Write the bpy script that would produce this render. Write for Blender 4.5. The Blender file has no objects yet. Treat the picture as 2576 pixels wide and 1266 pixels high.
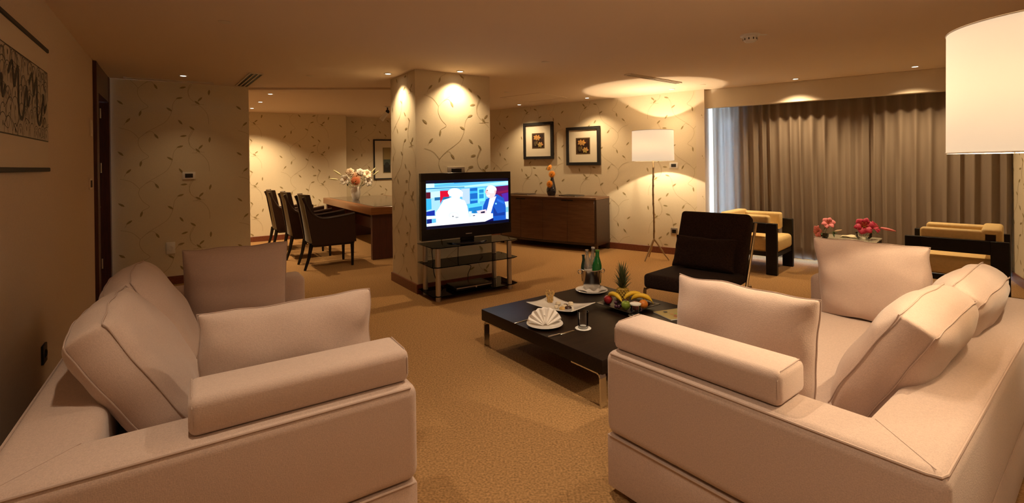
import bpy, bmesh, math, random
from mathutils import Vector, Matrix, noise
random.seed(7)
C = bpy.context.scene.collection
SC = bpy.context.scene
PI = math.pi
R = math.radians

# ------------------------------------------------------------------ camera
cam_d = bpy.data.cameras.new('camera')
cam = bpy.data.objects.new('camera', cam_d); C.objects.link(cam)
cam_d.sensor_width = 36.0
cam_d.lens = 36.0 * 1225.0 / 2576.0
cam_d.shift_y = -(633.0 - 413.0) / 2576.0
cam_d.clip_start = 0.05
cam.matrix_world = Matrix.Translation((0, 0, 1.4)) @ Matrix.Rotation(R(90), 4, 'X') @ Matrix.Rotation(-0.0137, 4, 'Z')
SC.camera = cam

# ------------------------------------------------------------------ world, exposure
world = bpy.data.worlds.new('world'); SC.world = world; world.use_nodes = True
wn = world.node_tree.nodes; wn['Background'].inputs[0].default_value = (0.62, 0.80, 1.0, 1); wn['Background'].inputs[1].default_value = 26.0
SC.view_settings.view_transform = 'Standard'
SC.view_settings.look = 'None'
SC.view_settings.exposure = 0.0
SC.view_settings.gamma = 1.0
SC.view_settings.use_curve_mapping = False
WARM = (1.0, 0.76, 0.47)
WARM2 = (1.0, 0.70, 0.385)
WARM3 = (1.0, 0.78, 0.54)

# ------------------------------------------------------------------ materials
def mat(name, col, rough=0.6, metal=0.0, spec=0.5, **kw):
    m = bpy.data.materials.new(name); m.use_nodes = True
    nt = m.node_tree; b = nt.nodes['Principled BSDF']
    b.inputs['Base Color'].default_value = (*col, 1)
    b.inputs['Roughness'].default_value = rough
    b.inputs['Metallic'].default_value = metal
    b.inputs['Specular IOR Level'].default_value = spec
    if 'coat' in kw: b.inputs['Coat Weight'].default_value = kw['coat']; b.inputs['Coat Roughness'].default_value = 0.1
    if 'sheen' in kw: b.inputs['Sheen Weight'].default_value = kw['sheen']
    if 'emit' in kw:
        b.inputs['Emission Color'].default_value = (*kw['emit'], 1); b.inputs['Emission Strength'].default_value = kw.get('es', 1)
    v = kw.get('var')
    if v:   # (scale, amount, stretch, bump)
        sc, am, st, bp = v
        tc = nt.nodes.new('ShaderNodeTexCoord'); mp = nt.nodes.new('ShaderNodeMapping'); mp.inputs['Scale'].default_value = st
        nz = nt.nodes.new('ShaderNodeTexNoise'); nz.inputs['Scale'].default_value = sc; nz.inputs['Detail'].default_value = kw.get('detail', 3)
        nt.links.new(tc.outputs['Object'], mp.inputs[0]); nt.links.new(mp.outputs[0], nz.inputs['Vector'])
        rp = nt.nodes.new('ShaderNodeValToRGB')
        rp.color_ramp.elements[0].position = 0.3; rp.color_ramp.elements[1].position = 0.7
        rp.color_ramp.elements[0].color = (*[c * (1 - am) for c in col], 1); rp.color_ramp.elements[1].color = (*[min(1, c * (1 + am)) for c in col], 1)
        nt.links.new(nz.outputs['Fac'], rp.inputs[0]); nt.links.new(rp.outputs[0], b.inputs['Base Color'])
        if bp:
            bm_ = nt.nodes.new('ShaderNodeBump'); bm_.inputs['Strength'].default_value = bp; bm_.inputs['Distance'].default_value = kw.get('bd', 0.002)
            nt.links.new(nz.outputs['Fac'], bm_.inputs['Height']); nt.links.new(bm_.outputs[0], b.inputs['Normal'])
    return m

def weave(name, col, s=260.0, am=0.10, bump=0.35, rough=0.9, sheen=0.25, spec=0.25):
    """woven upholstery: two crossed thread waves under a soft noise"""
    m = bpy.data.materials.new(name); m.use_nodes = True
    nt = m.node_tree; N = nt.nodes; L = nt.links; b = N['Principled BSDF']
    b.inputs['Roughness'].default_value = rough; b.inputs['Sheen Weight'].default_value = sheen
    b.inputs['Specular IOR Level'].default_value = spec
    tc = N.new('ShaderNodeTexCoord')
    ws = []
    for st in ((1.0, 1.0, 0.22), (0.22, 0.22, 1.0)):
        mp = N.new('ShaderNodeMapping'); mp.inputs['Scale'].default_value = st
        w = N.new('ShaderNodeTexNoise'); w.inputs['Scale'].default_value = s * 1.5; w.inputs['Detail'].default_value = 1.0
        L.new(tc.outputs['Object'], mp.inputs[0]); L.new(mp.outputs[0], w.inputs['Vector']); ws.append(w)
    mul = N.new('ShaderNodeMath'); mul.operation = 'MULTIPLY'; L.new(ws[0].outputs['Fac'], mul.inputs[0]); L.new(ws[1].outputs['Fac'], mul.inputs[1])
    nz = N.new('ShaderNodeTexNoise'); nz.inputs['Scale'].default_value = s; nz.inputs['Detail'].default_value = 2; L.new(tc.outputs['Object'], nz.inputs['Vector'])
    ad = N.new('ShaderNodeMath'); ad.operation = 'ADD'; L.new(mul.outputs[0], ad.inputs[0]); L.new(nz.outputs['Fac'], ad.inputs[1])
    rp = N.new('ShaderNodeValToRGB'); rp.color_ramp.elements[0].position = 0.50; rp.color_ramp.elements[1].position = 0.98
    rp.color_ramp.elements[0].color = (*[c * (1 - am) for c in col], 1); rp.color_ramp.elements[1].color = (*[c * (1 + am) for c in col], 1)
    L.new(ad.outputs[0], rp.inputs[0]); L.new(rp.outputs[0], b.inputs['Base Color'])
    bp = N.new('ShaderNodeBump'); bp.inputs['Strength'].default_value = bump; bp.inputs['Distance'].default_value = 0.0015
    L.new(ad.outputs[0], bp.inputs['Height']); L.new(bp.outputs[0], b.inputs['Normal'])
    return m

def wood(name, c1, c2, rough=0.35, scale=6, stretch=(1, 12, 12), coat=0.2, spec=0.5):
    m = bpy.data.materials.new(name); m.use_nodes = True
    nt = m.node_tree; N = nt.nodes; L = nt.links; b = N['Principled BSDF']
    tc = N.new('ShaderNodeTexCoord'); mp = N.new('ShaderNodeMapping'); mp.inputs['Scale'].default_value = stretch
    nz = N.new('ShaderNodeTexNoise'); nz.inputs['Scale'].default_value = scale; nz.inputs['Detail'].default_value = 6; nz.inputs['Distortion'].default_value = 0.6
    rp = N.new('ShaderNodeValToRGB'); rp.color_ramp.elements[0].color = (*c1, 1); rp.color_ramp.elements[1].color = (*c2, 1)
    rp.color_ramp.elements[0].position = 0.35; rp.color_ramp.elements[1].position = 0.68
    L.new(tc.outputs['Object'], mp.inputs[0]); L.new(mp.outputs[0], nz.inputs['Vector']); L.new(nz.outputs['Fac'], rp.inputs[0]); L.new(rp.outputs[0], b.inputs['Base Color'])
    b.inputs['Roughness'].default_value = rough; b.inputs['Specular IOR Level'].default_value = spec; b.inputs['Coat Weight'].default_value = coat; b.inputs['Coat Roughness'].default_value = 0.15
    return m

def mixmat(name, parts):
    """weighted mix of plain shaders: [(kind, colour, weight, roughness)]"""
    m = bpy.data.materials.new(name); m.use_nodes = True
    nt = m.node_tree; N = nt.nodes; L = nt.links; N.remove(N['Principled BSDF']); out = N['Material Output']
    prev, tot = None, 0.0
    for kind, col, w, ro in parts:
        n = N.new({'diffuse': 'ShaderNodeBsdfDiffuse', 'translucent': 'ShaderNodeBsdfTranslucent', 'transparent': 'ShaderNodeBsdfTransparent', 'glossy': 'ShaderNodeBsdfGlossy', 'emission': 'ShaderNodeEmission', 'glass': 'ShaderNodeBsdfGlass'}[kind])
        n.inputs['Color'].default_value = (*col, 1)
        if kind == 'emission': n.inputs['Strength'].default_value = ro
        elif 'Roughness' in n.inputs: n.inputs['Roughness'].default_value = ro
        tot += w
        if prev is None: prev = n.outputs[0]
        else:
            mx = N.new('ShaderNodeMixShader'); mx.inputs[0].default_value = w / tot
            L.new(prev, mx.inputs[1]); L.new(n.outputs[0], mx.inputs[2]); prev = mx.outputs[0]
    L.new(prev, out.inputs[0]); return m

def thin_glass(name, tint, fac=0.12, rough=0.0):
    m = bpy.data.materials.new(name); m.use_nodes = True
    nt = m.node_tree; N = nt.nodes; L = nt.links; N.remove(N['Principled BSDF']); out = N['Material Output']
    t = N.new('ShaderNodeBsdfTransparent'); t.inputs[0].default_value = (*tint, 1)
    g = N.new('ShaderNodeBsdfGlossy'); g.inputs['Roughness'].default_value = rough; g.inputs['Color'].default_value = (1, 1, 1, 1)
    lw = N.new('ShaderNodeLayerWeight'); lw.inputs[0].default_value = fac
    mx = N.new('ShaderNodeMixShader'); L.new(lw.outputs['Fresnel'], mx.inputs[0]); L.new(t.outputs[0], mx.inputs[1]); L.new(g.outputs[0], mx.inputs[2])
    L.new(mx.outputs[0], out.inputs[0]); return m

def painted(name, emit=None, rough=0.5):
    """flat picture: colours come from the face colours of the drawing"""
    m = bpy.data.materials.new(name); m.use_nodes = True
    nt = m.node_tree; N = nt.nodes; L = nt.links; b = N['Principled BSDF']
    a = N.new('ShaderNodeVertexColor'); a.layer_name = 'ink'
    b.inputs['Roughness'].default_value = rough
    if emit:
        b.inputs['Base Color'].default_value = (0.01, 0.01, 0.01, 1); b.inputs['Roughness'].default_value = 0.3
        L.new(a.outputs[0], b.inputs['Emission Color']); b.inputs['Emission Strength'].default_value = emit
    else: L.new(a.outputs[0], b.inputs['Base Color'])
    return m

SOFA = weave('sofa_fabric', (0.535, 0.405, 0.34))
PILLOW = weave('cushion_fabric', (0.555, 0.422, 0.355), am=0.07)
PIPE = mat('piping', (0.48, 0.36, 0.30), 0.9)
CARPET = mat('carpet', (0.34, 0.195, 0.082), 0.97, spec=0.1, var=(95, 0.38, (1, 1, 1), 0.7), detail=6, bd=0.006)
CEIL = mat('ceiling_paint', (0.80, 0.66, 0.52), 0.9, spec=0.2)
WALLP = mat('wallpaper', (0.74, 0.655, 0.49), 0.75, spec=0.3, var=(160, 0.05, (1, 1, 1), 0.08))
VINE = mat('wallpaper_vine', (0.50, 0.41, 0.25), 0.75)
LEAF = mat('wallpaper_leaf', (0.33, 0.26, 0.12), 0.7)
PLAIN = mat('plain_textured_paper', (0.62, 0.50, 0.38), 0.85, spec=0.2, var=(120, 0.05, (1, 1, 1), 0.25))
PLASTER = mat('pelmet_paint', (0.75, 0.66, 0.53), 0.85, spec=0.2)
BASEB = wood('skirting_wood', (0.14, 0.035, 0.018), (0.20, 0.06, 0.03), 0.35)
DOORW = wood('door_wood', (0.045, 0.012, 0.010), (0.075, 0.02, 0.015), 0.4, stretch=(12, 12, 1))
WENGE = wood('wenge', (0.009, 0.0045, 0.003), (0.017, 0.0085, 0.005), 0.42, coat=0.0, spec=0.22)
SIDEW = wood('sideboard_veneer', (0.10, 0.045, 0.021), (0.145, 0.07, 0.034), 0.33, scale=3)
SIDED = wood('sideboard_carcass', (0.028, 0.012, 0.007), (0.045, 0.020, 0.010), 0.35, scale=3)
TABW = wood('dining_wood', (0.22, 0.085, 0.028), (0.32, 0.13, 0.045), 0.28)
MAHOG = wood('mahogany_panel', (0.05, 0.012, 0.010), (0.08, 0.02, 0.014), 0.4, stretch=(12, 12, 1))
BLACKW = wood('black_lacquer_wood', (0.006, 0.005, 0.005), (0.010, 0.008, 0.007), 0.5, coat=0.05, spec=0.25)
LEATHER = mat('dark_leather', (0.026, 0.010, 0.006), 0.36, spec=0.4, var=(60, 0.2, (1, 1, 1), 0.1))
TAUPE = weave('taupe_back_fabric', (0.13, 0.105, 0.05), s=200, spec=0.1)
YELLOW = mat('straw_upholstery', (0.72, 0.53, 0.24), 0.7, var=(40, 0.06, (1, 1, 1), 0.05))
BROWNF = weave('brown_lounge_fabric', (0.027, 0.0155, 0.012), s=150, am=0.4, bump=0.5, sheen=0.03, spec=0.08)
CHROME = mat('brushed_steel', (0.62, 0.60, 0.57), 0.18, 1.0)
STEEL = mat('satin_aluminium', (0.50, 0.48, 0.46), 0.42, 1.0)
BRONZE = mat('lamp_bronze', (0.42, 0.32, 0.20), 0.35, 1.0)
BLACK = mat('black_plastic', (0.008, 0.008, 0.009), 0.25)
MBLACK = mat('matt_black', (0.012, 0.011, 0.011), 0.6)
WHITE = mat('white_china', (0.82, 0.80, 0.76), 0.2, coat=0.5)
WPLAST = mat('white_plastic', (0.84, 0.82, 0.78), 0.4)
CREAM = mat('cream_mount_board', (0.74, 0.68, 0.55), 0.8)
LINEN = mat('white_linen', (0.85, 0.81, 0.76), 0.85, var=(300, 0.04, (1, 1, 1), 0.15))
PAPER = mat('paper', (0.8, 0.79, 0.75), 0.7)
SMOKE = thin_glass('smoked_glass', (0.012, 0.010, 0.010), 0.12, 0.02)
CLEAR = thin_glass('clear_glass', (0.985, 0.99, 0.99), 0.3)
PANE = thin_glass('window_glass', (0.92, 0.95, 0.96), 0.1)
SHADE = mixmat('linen_shade', [('diffuse', (0.80, 0.72, 0.60), 0.68, 0), ('translucent', (0.92, 0.84, 0.72), 0.12, 0), ('emission', (1.0, 0.79, 0.56), 0.20, 2.6)])
BULB = mat('bulb', (1, 1, 1), 0.3, emit=(1.0, 0.82, 0.55), es=14)
LENS = mat('downlight_lens', (1, 1, 1), 0.3, emit=(1.0, 0.85, 0.62), es=9)
SHEER = mixmat('sheer_curtain_cloth', [('diffuse', (0.43, 0.345, 0.27), 0.56, 0), ('translucent', (0.62, 0.60, 0.58), 0.36, 0), ('transparent', (1, 1, 1), 0.08, 0)])
BLACKOUT = mat('blackout_cloth', (0.20, 0.17, 0.145), 0.9)
ART = painted('picture_print')
SCREEN = painted('screen_light', emit=1.5)

# ------------------------------------------------------------------ mesh helpers
def nb(): return bmesh.new()
def box(bm, x0, y0, z0, x1, y1, z1, bev=0.0, seg=2, mi=0, M=None):
    g = bmesh.ops.create_cube(bm, size=1.0)['verts']
    for v in g:
        v.co = Vector(((x0 + x1) / 2 + v.co.x * (x1 - x0), (y0 + y1) / 2 + v.co.y * (y1 - y0), (z0 + z1) / 2 + v.co.z * (z1 - z0)))
    fs = list({f for v in g for f in v.link_faces})
    for f in fs: f.material_index = mi
    if bev:
        es = list({e for v in g for e in v.link_edges})
        r = bmesh.ops.bevel(bm, geom=es, offset=bev, segments=seg, profile=0.5, affect='EDGES')
        for f in r['faces']: f.material_index = mi
        g = list({v for f in fs if f.is_valid for v in f.verts} | set(r['verts']))
    if M is not None: bmesh.ops.transform(bm, matrix=M, verts=g)
    return g
def prism(bm, poly, z0, z1, bev=0.0, seg=3, mi=0, M=None):
    lo = [bm.verts.new((p[0], p[1], z0)) for p in poly]; hi = [bm.verts.new((p[0], p[1], z1)) for p in poly]
    n = len(poly); fs = [bm.faces.new(lo[::-1]), bm.faces.new(hi)]
    for i in range(n): fs.append(bm.faces.new((lo[i], lo[(i + 1) % n], hi[(i + 1) % n], hi[i])))
    bmesh.ops.recalc_face_normals(bm, faces=fs)
    vs = lo + hi
    for f in fs: f.material_index = mi
    if bev:
        es = list({e for f in fs for e in f.edges})
        r = bmesh.ops.bevel(bm, geom=es, offset=bev, segments=seg, profile=0.5, affect='EDGES')
        vs = list({v for f in fs if f.is_valid for v in f.verts} | set(r['verts']))
    if M is not None: bmesh.ops.transform(bm, matrix=M, verts=vs)
    return vs
def frame_of(d):
    d = Vector(d).normalized(); a = Vector((0, 0, 1)) if abs(d.z) < 0.95 else Vector((1, 0, 0))
    x = d.cross(a).normalized(); return x, d.cross(x).normalized()
def tube(bm, pts, r, n=8, mi=0, closed=False):
    pts = [Vector(p) for p in pts]; k = len(pts)
    rs = r if isinstance(r, (list, tuple)) else [r] * k
    rings, px = [], None
    for i, p in enumerate(pts):
        if closed: d = pts[(i + 1) % k] - pts[i - 1]
        else: d = pts[min(i + 1, k - 1)] - pts[max(i - 1, 0)]
        if d.length < 1e-9: d = Vector((0, 0, 1))
        d.normalize()
        if px is None: x, y = frame_of(d)
        else:
            x = px - d * px.dot(d)
            if x.length < 1e-6: x, y = frame_of(d)
            x.normalize(); y = d.cross(x)
        px = x
        rings.append([bm.verts.new(p + (x * math.cos(2 * PI * j / n) + y * math.sin(2 * PI * j / n)) * rs[i]) for j in range(n)])
    m = k if closed else k - 1
    for i in range(m):
        a, b = rings[i], rings[(i + 1) % k]
        for j in range(n):
            f = bm.faces.new((a[j], a[(j + 1) % n], b[(j + 1) % n], b[j])); f.material_index = mi
    if not closed:
        for rg in (rings[0][::-1], rings[-1]):
            f = bm.faces.new(rg); f.material_index = mi
def cyl(bm, p, q, r, r2=None, n=20, mi=0): tube(bm, [p, q], [r, r if r2 is None else r2], n, mi)
def lathe(bm, prof, c=(0, 0, 0), n=32, mi=0, M=None):
    rings, vs = [], []
    for r, z in prof:
        if r < 1e-6: rings.append([bm.verts.new((c[0], c[1], c[2] + z))])
        else: rings.append([bm.verts.new((c[0] + r * math.cos(2 * PI * j / n), c[1] + r * math.sin(2 * PI * j / n), c[2] + z)) for j in range(n)])
        vs += rings[-1]
    for a, b in zip(rings, rings[1:]):
        for j in range(n):
            k = (j + 1) % n
            if len(a) == 1 and len(b) == 1: continue
            if len(a) == 1: f = bm.faces.new((a[0], b[k], b[j]))
            elif len(b) == 1: f = bm.faces.new((a[j], a[k], b[0]))
            else: f = bm.faces.new((a[j], a[k], b[k], b[j]))
            f.material_index = mi
    if M is not None: bmesh.ops.transform(bm, matrix=M, verts=vs)
    return vs
def ball(bm, c, r, sx=1, sy=1, sz=1, n=16, mi=0, M=None):
    g = bmesh.ops.create_uvsphere(bm, u_segments=n, v_segments=max(6, n // 2 + 2), radius=r)['verts']
    for v in g: v.co = Vector((v.co.x * sx, v.co.y * sy, v.co.z * sz))
    for f in {f for v in g for f in v.link_faces}: f.material_index = mi
    if M is not None: bmesh.ops.transform(bm, matrix=M, verts=g)
    for v in g: v.co += Vector(c)
    return g
def grid(bm, fn, nu, nv, mi=0, closed_u=False):
    vs = [[bm.verts.new(fn(i / nu, j / nv)) for j in range(nv + 1)] for i in range(nu + (0 if closed_u else 1))]
    for i in range(nu):
        for j in range(nv):
            a, b = vs[i], vs[(i + 1) % len(vs)]
            f = bm.faces.new((a[j], b[j], b[j + 1], a[j + 1])); f.material_index = mi
    return vs
def spline(pts, n=8):
    pts = [Vector(p) for p in pts]; out = []
    for i in range(len(pts) - 1):
        p0, p1, p2, p3 = pts[max(i - 1, 0)], pts[i], pts[i + 1], pts[min(i + 2, len(pts) - 1)]
        for k in range(n):
            t = k / n
            out.append(0.5 * ((2 * p1) + (p2 - p0) * t + (2 * p0 - 5 * p1 + 4 * p2 - p3) * t * t + (3 * p1 - p0 - 3 * p2 + p3) * t ** 3))
    out.append(pts[-1]); return out

def obj(name, bm, mats, parent=None, angle=38, sub=0, recalc=True):
    if recalc: bmesh.ops.recalc_face_normals(bm, faces=bm.faces)
    ca = R(angle)
    for f in bm.faces: f.smooth = True
    for e in bm.edges:
        if len(e.link_faces) == 2:
            try: e.smooth = e.calc_face_angle() < ca
            except Exception: pass
    me = bpy.data.meshes.new(name); bm.to_mesh(me); bm.free()
    for m in (mats if isinstance(mats, (list, tuple)) else [mats]): me.materials.append(m)
    o = bpy.data.objects.new(name, me); C.objects.link(o)
    if parent is not None: o.parent = parent
    if sub:
        s = o.modifiers.new('smooth', 'SUBSURF'); s.levels = sub; s.render_levels = sub
    return o
def tag(o, label, cat, group=None):
    o['label'] = label; o['category'] = cat
    if group: o['group'] = group
    return o
def thing(name, label, cat, loc=(0, 0, 0), rz=0.0, group=None):
    o = bpy.data.objects.new(name, None); C.objects.link(o); o.empty_display_size = 0.1
    o.location = loc; o.rotation_euler = (0, 0, rz)
    return tag(o, label, cat, group)
def place(o, loc, rz=0.0, rx=0.0, ry=0.0): o.location = loc; o.rotation_euler = (rx, ry, rz); return o
def struct(name, bm, mats, parent=None, **k):
    o = obj(name, bm, mats, parent, **k)
    if parent is None: o['kind'] = 'structure'
    return o
def dup(root, loc, rz=0.0, label=None, group=None):
    r = root.copy(); C.objects.link(r); r.location = loc; r.rotation_euler = (0, 0, rz)
    if label: r['label'] = label
    if group: r['group'] = group
    for ch in list(root.children):
        c = ch.copy(); C.objects.link(c); c.parent = r
        for g in ch.children:
            d = g.copy(); C.objects.link(d); d.parent = c
    return r
def spot(parent, loc, power, size=110, blend=0.6, rad=0.03, col=WARM2, rot=(0, 0, 0)):
    l = bpy.data.lights.new('spot', 'SPOT'); l.energy = power; l.spot_size = R(size); l.spot_blend = blend; l.shadow_soft_size = rad; l.color = col
    o = bpy.data.objects.new('spot', l); C.objects.link(o); o.location = loc; o.rotation_euler = rot
    if parent is not None: o.parent = parent
    return o

# ------------------------------------------------------------------ wallpaper
def leaf_poly(u, v, ang, L=0.074, W=0.023):
    ca, sa = math.cos(R(ang)), math.sin(R(ang)); out = []
    for a, b in ((-0.5, 0), (-0.2, 0.42), (0.12, 0.5), (0.34, 0.3), (0.5, 0.0), (0.34, -0.3), (0.12, -0.5), (-0.2, -0.42)):
        out.append((u + a * L * ca - b * W * sa, v + a * L * sa + b * W * ca))
    return out
MOTIF = [
    ([[(-.18, .12), (-.075, .083), (0, 0)], [(0, 0), (.075, .075), (.185, .15), (.267, .216), (.315, .315), (.335, .43), (.375, .49)],
      [(0, 0), (-.007, -.066), (.03, -.15), (.09, -.215), (.03, -.257), (.014, -.29)], [(-.14, .15), (-.12, .185), (-.10, .207)], [(.06, .06), (.12, .085), (.165, .03)], [(.315, .315), (.31, .35)]],
     [(-.10, .207, 45), (.014, -.30, 80), (.165, .03, -55), (.295, .357, -30), (.397, .50, 20), (.404, .207, -50), (-.17, -.18, -40)]),
    ([[(-.18, -.17), (-.09, -.18), (-.014, -.28), (0, -.40)], [(-.2, -.07), (-.21, 0), (-.157, .116)], [(-.16, .13), (-.21, .03), (-.2, -.08), (-.12, -.15), (-.05, -.16)], [(-.14, -.17), (-.11, -.13), (-.09, -.096)]],
     [(-.178, .136, -45), (-.267, .037, 10), (.007, -.005, 80), (-.09, -.096, 45), (-.12, -.14, -40)])]
def paper(bm, p, q, z0, z1, inward, u0=0.0, v0=0.0):
    """vines and leaves of the wallpaper on the wall face from p to q, a hair proud of it"""
    p = Vector((p[0], p[1], 0)); q = Vector((q[0], q[1], 0)); d = (q - p); Lw = d.length; d.normalize()
    nrm = Vector((inward[0], inward[1], 0)).normalized() * 0.0012
    ok = lambda u, v: 0.003 < u < Lw - 0.003 and z0 + 0.003 < v < z1 - 0.003
    P = lambda u, v, k=1: p + d * u + nrm * k + Vector((0, 0, v))
    cols = int(Lw / 0.53) + 4
    for ci in range(-2, cols):
        for ri in range(-2, int((z1 - z0) / 0.594) + 3):
            vines, leaves = MOTIF[ci % 2]
            cu = u0 + ci * 0.60 + (0.10 if ci % 2 else 0); cv = z0 + v0 + ri * 0.594
            for ln in vines:
                s = spline([(a + cu, b + cv, 0) for a, b in ln], 6)
                for a, b in zip(s, s[1:]):
                    t = (b - a)
                    if t.length < 1e-5: continue
                    t.normalize(); w = Vector((-t.y, t.x, 0)) * 0.0022
                    qd = [(a.x - w.x, a.y - w.y), (b.x - w.x, b.y - w.y), (b.x + w.x, b.y + w.y), (a.x + w.x, a.y + w.y)]
                    if all(ok(*c) for c in qd):
                        f = bm.faces.new([bm.verts.new(P(*c)) for c in qd]); f.material_index = 1
            for (a, b, an) in leaves:
                pl = leaf_poly(a + cu, b + cv, an + random.uniform(-8, 8))
                if all(ok(*c) for c in pl):
                    f = bm.faces.new([bm.verts.new(P(*c, 1.6)) for c in pl]); f.material_index = 2
ZC = 2.45
def wall(name, p, q, z0=0.0, z1=ZC, th=0.12, side=1, papered=True, m=None, u0=0.0, v0=0.0):
    """wall slab from p to q; the room face is the p-q line, the slab grows to side*left"""
    d = Vector((q[0] - p[0], q[1] - p[1])).normalized(); n = Vector((-d.y, d.x)) * side
    bm = nb()
    prism(bm, [p, q, (q[0] + n.x * th, q[1] + n.y * th), (p[0] + n.x * th, p[1] + n.y * th)], z0, z1)
    bmesh.ops.recalc_face_normals(bm, faces=bm.faces)
    if papered: paper(bm, p, q, z0, z1, (-n.x, -n.y), u0, v0)
    return struct(name, bm, [m or WALLP, VINE, LEAF], recalc=False, angle=20)
def skirting(name, pts, n_in, h=0.10, t=0.018):
    """skirting board along a wall face, standing proud into the room"""
    (p, q) = pts; n = Vector(n_in).normalized() * t
    bm = nb(); prism(bm, [p, q, (q[0] + n.x, q[1] + n.y), (p[0] + n.x, p[1] + n.y)], 0.0, h, 0.004, 1)
    return struct(name, bm, BASEB)

# ------------------------------------------------------------------ the room
bm = nb(); box(bm, -7.5, -2.2, -0.12, 7.5, 12.2, 0.0); struct('floor', bm, CARPET)
bm = nb(); box(bm, -7.5, -2.2, ZC, 7.5, 12.2, ZC + 0.12); struct('ceiling', bm, CEIL)
# left side: plain wall, dark door, papered return
LD = Vector((0.563, -0.826)); LN = Vector((0.826, 0.563))           # along the left wall towards the camera; into the room
wall('wall_left', (-4.002, 4.659), (0.06, -1.30), side=-1, papered=False, m=PLAIN)
wall('wall_left_far', (-4.64, 5.553), (-3.431, 6.365), th=0.16, side=1, u0=0.31, v0=-0.02)
wall('wall_left_end', (-3.431, 6.365), (-3.521, 6.498), th=0.02, side=1, papered=False, m=WALLP)
skirting('baseboard_left_far', ((-4.60, 5.58), (-3.431, 6.365)), (0.558, -0.83))
skirting('baseboard_left', ((-3.98, 4.627), (0.02, -1.24)), (0.826, 0.563))
# dining alcove
wall('wall_back', (-6.592, 8.239), (-3.399, 9.991), side=1, u0=0.2)
wall('wall_back_far', (-3.523, 10.372), (-2.009, 11.083), side=1, u0=0.3, v0=0.15)
wall('wall_back_jog', (-3.399, 9.991), (-3.523, 10.372), side=1, papered=False)
wall('wall_dining', (-5.25, 6.0), (-6.592, 8.239), side=-1)
wall('wall_dining_side', (-4.55, 5.75), (-5.3, 6.05), side=-1, papered=False)
skirting('baseboard_back', ((-6.57, 8.25), (-3.399, 9.991)), (0.481, -0.877))
skirting('baseboard_back_far', ((-3.523, 10.372), (-2.009, 11.083)), (0.425, -0.905))
# sideboard wall
WR0 = Vector((2.806, 7.093)); WRD = Vector((-0.8047, 0.5937)); WRN = Vector((-0.5937, -0.8047))
e = WR0 + WRD * 6.4
wall('wall_right', tuple(WR0), tuple(e), side=-1, u0=0.15, v0=0.1)
skirting('baseboard_right', (tuple(WR0), tuple(e)), WRN)
# window bay: return, pelmet, window, right return
S0 = Vector((2.925, 7.102)); SD = Vector((0.821, -0.571)); SN = Vector((0.571, 0.821))
def bay(s, o): v = S0 + SD * s + SN * o; return (v.x, v.y)
wall('wall_window_return', (WR0.x + 0.004, WR0.y - 0.003), bay(-0.10, 0.62), side=1, papered=False, m=PLASTER)
bm = nb(); prism(bm, [bay(-0.12, 0.0), bay(3.20, 0.0), bay(3.20, 0.09), bay(-0.12, 0.09)], 2.18, ZC, 0.004, 1); struct('trim_1', bm, PLASTER)
wall('wall_right_near', bay(3.16, 0.62), bay(3.16, -2.55), side=1, u0=0.22, v0=0.05)
skirting('baseboard_right_near', (bay(3.16, 0.60), bay(3.16, -2.55)), -SD)
a_ = bay(3.16, -2.55)
wall('wall_right_recess', a_, (5.45, 2.35), side=1)
wall('wall_right_rear', (5.45, 2.35), (3.3, -1.30), side=1)
wall('wall_rear', (3.35, -1.28), (0.0, -1.28), side=1, papered=False, m=PLAIN)
# window
bm = nb()
for s in (-0.10, 0.72, 1.55, 2.38, 3.10): prism(bm, [bay(s, 0.55), bay(s + 0.06, 0.55), bay(s + 0.06, 0.61), bay(s, 0.61)], 0.0, ZC)
for z0, z1 in ((0.0, 0.05), (2.30, ZC)): prism(bm, [bay(-0.1, 0.551), bay(3.16, 0.551), bay(3.16, 0.609), bay(-0.1, 0.609)], z0, z1)
wo = struct('window_1', bm, STEEL)
bm = nb(); prism(bm, [bay(-0.1, 0.575), bay(3.16, 0.575), bay(3.16, 0.583), bay(-0.1, 0.583)], 0.04, 2.31); obj('glass_pane', bm, PANE, wo)
bm = nb(); prism(bm, [(-3.45, 6.40), (-1.45, 6.565), (-1.46, 6.72), (-3.46, 6.555)], 2.425, ZC + 0.01, 0.002, 1); struct('trim_2', bm, CEIL)
# pillar
PA = Vector((-1.047, 5.315)); PU = Vector((0.8307, 0.5567)); PV = Vector((-0.5567, 0.8307))
def pil(u, v): w = PA + PU * u + PV * v; return (w.x, w.y)
PW, PD = 0.95, 0.76
bm = nb(); prism(bm, [pil(0, 0), pil(PW, 0), pil(PW, PD), pil(0, PD)], 0, ZC); bmesh.ops.recalc_face_normals(bm, faces=bm.faces)
paper(bm, pil(0, 0), pil(PW, 0), 0, ZC, -PV, 0.28, 0.28); paper(bm, pil(0, PD), pil(0, 0), 0, ZC, -PU, 0.05, 0.0); paper(bm, pil(PW, 0), pil(PW, PD), 0, ZC, PU, 0.1, 0.1)
struct('pillar', bm, [WALLP, VINE, LEAF], recalc=False, angle=20)
t = 0.018
bm = nb()
for quad in ([pil(-t, -t), pil(PW + t, -t), pil(PW + t, 0), pil(-t, 0)], [pil(-t, 0), pil(0, 0), pil(0, PD + t), pil(-t, PD + t)], [pil(PW, 0), pil(PW + t, 0), pil(PW + t, PD + t), pil(PW, PD + t)], [pil(0, PD), pil(PW, PD), pil(PW, PD + t), pil(0, PD + t)]):
    prism(bm, quad, 0, 0.10)
struct('baseboard_pillar', bm, BASEB)
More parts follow.
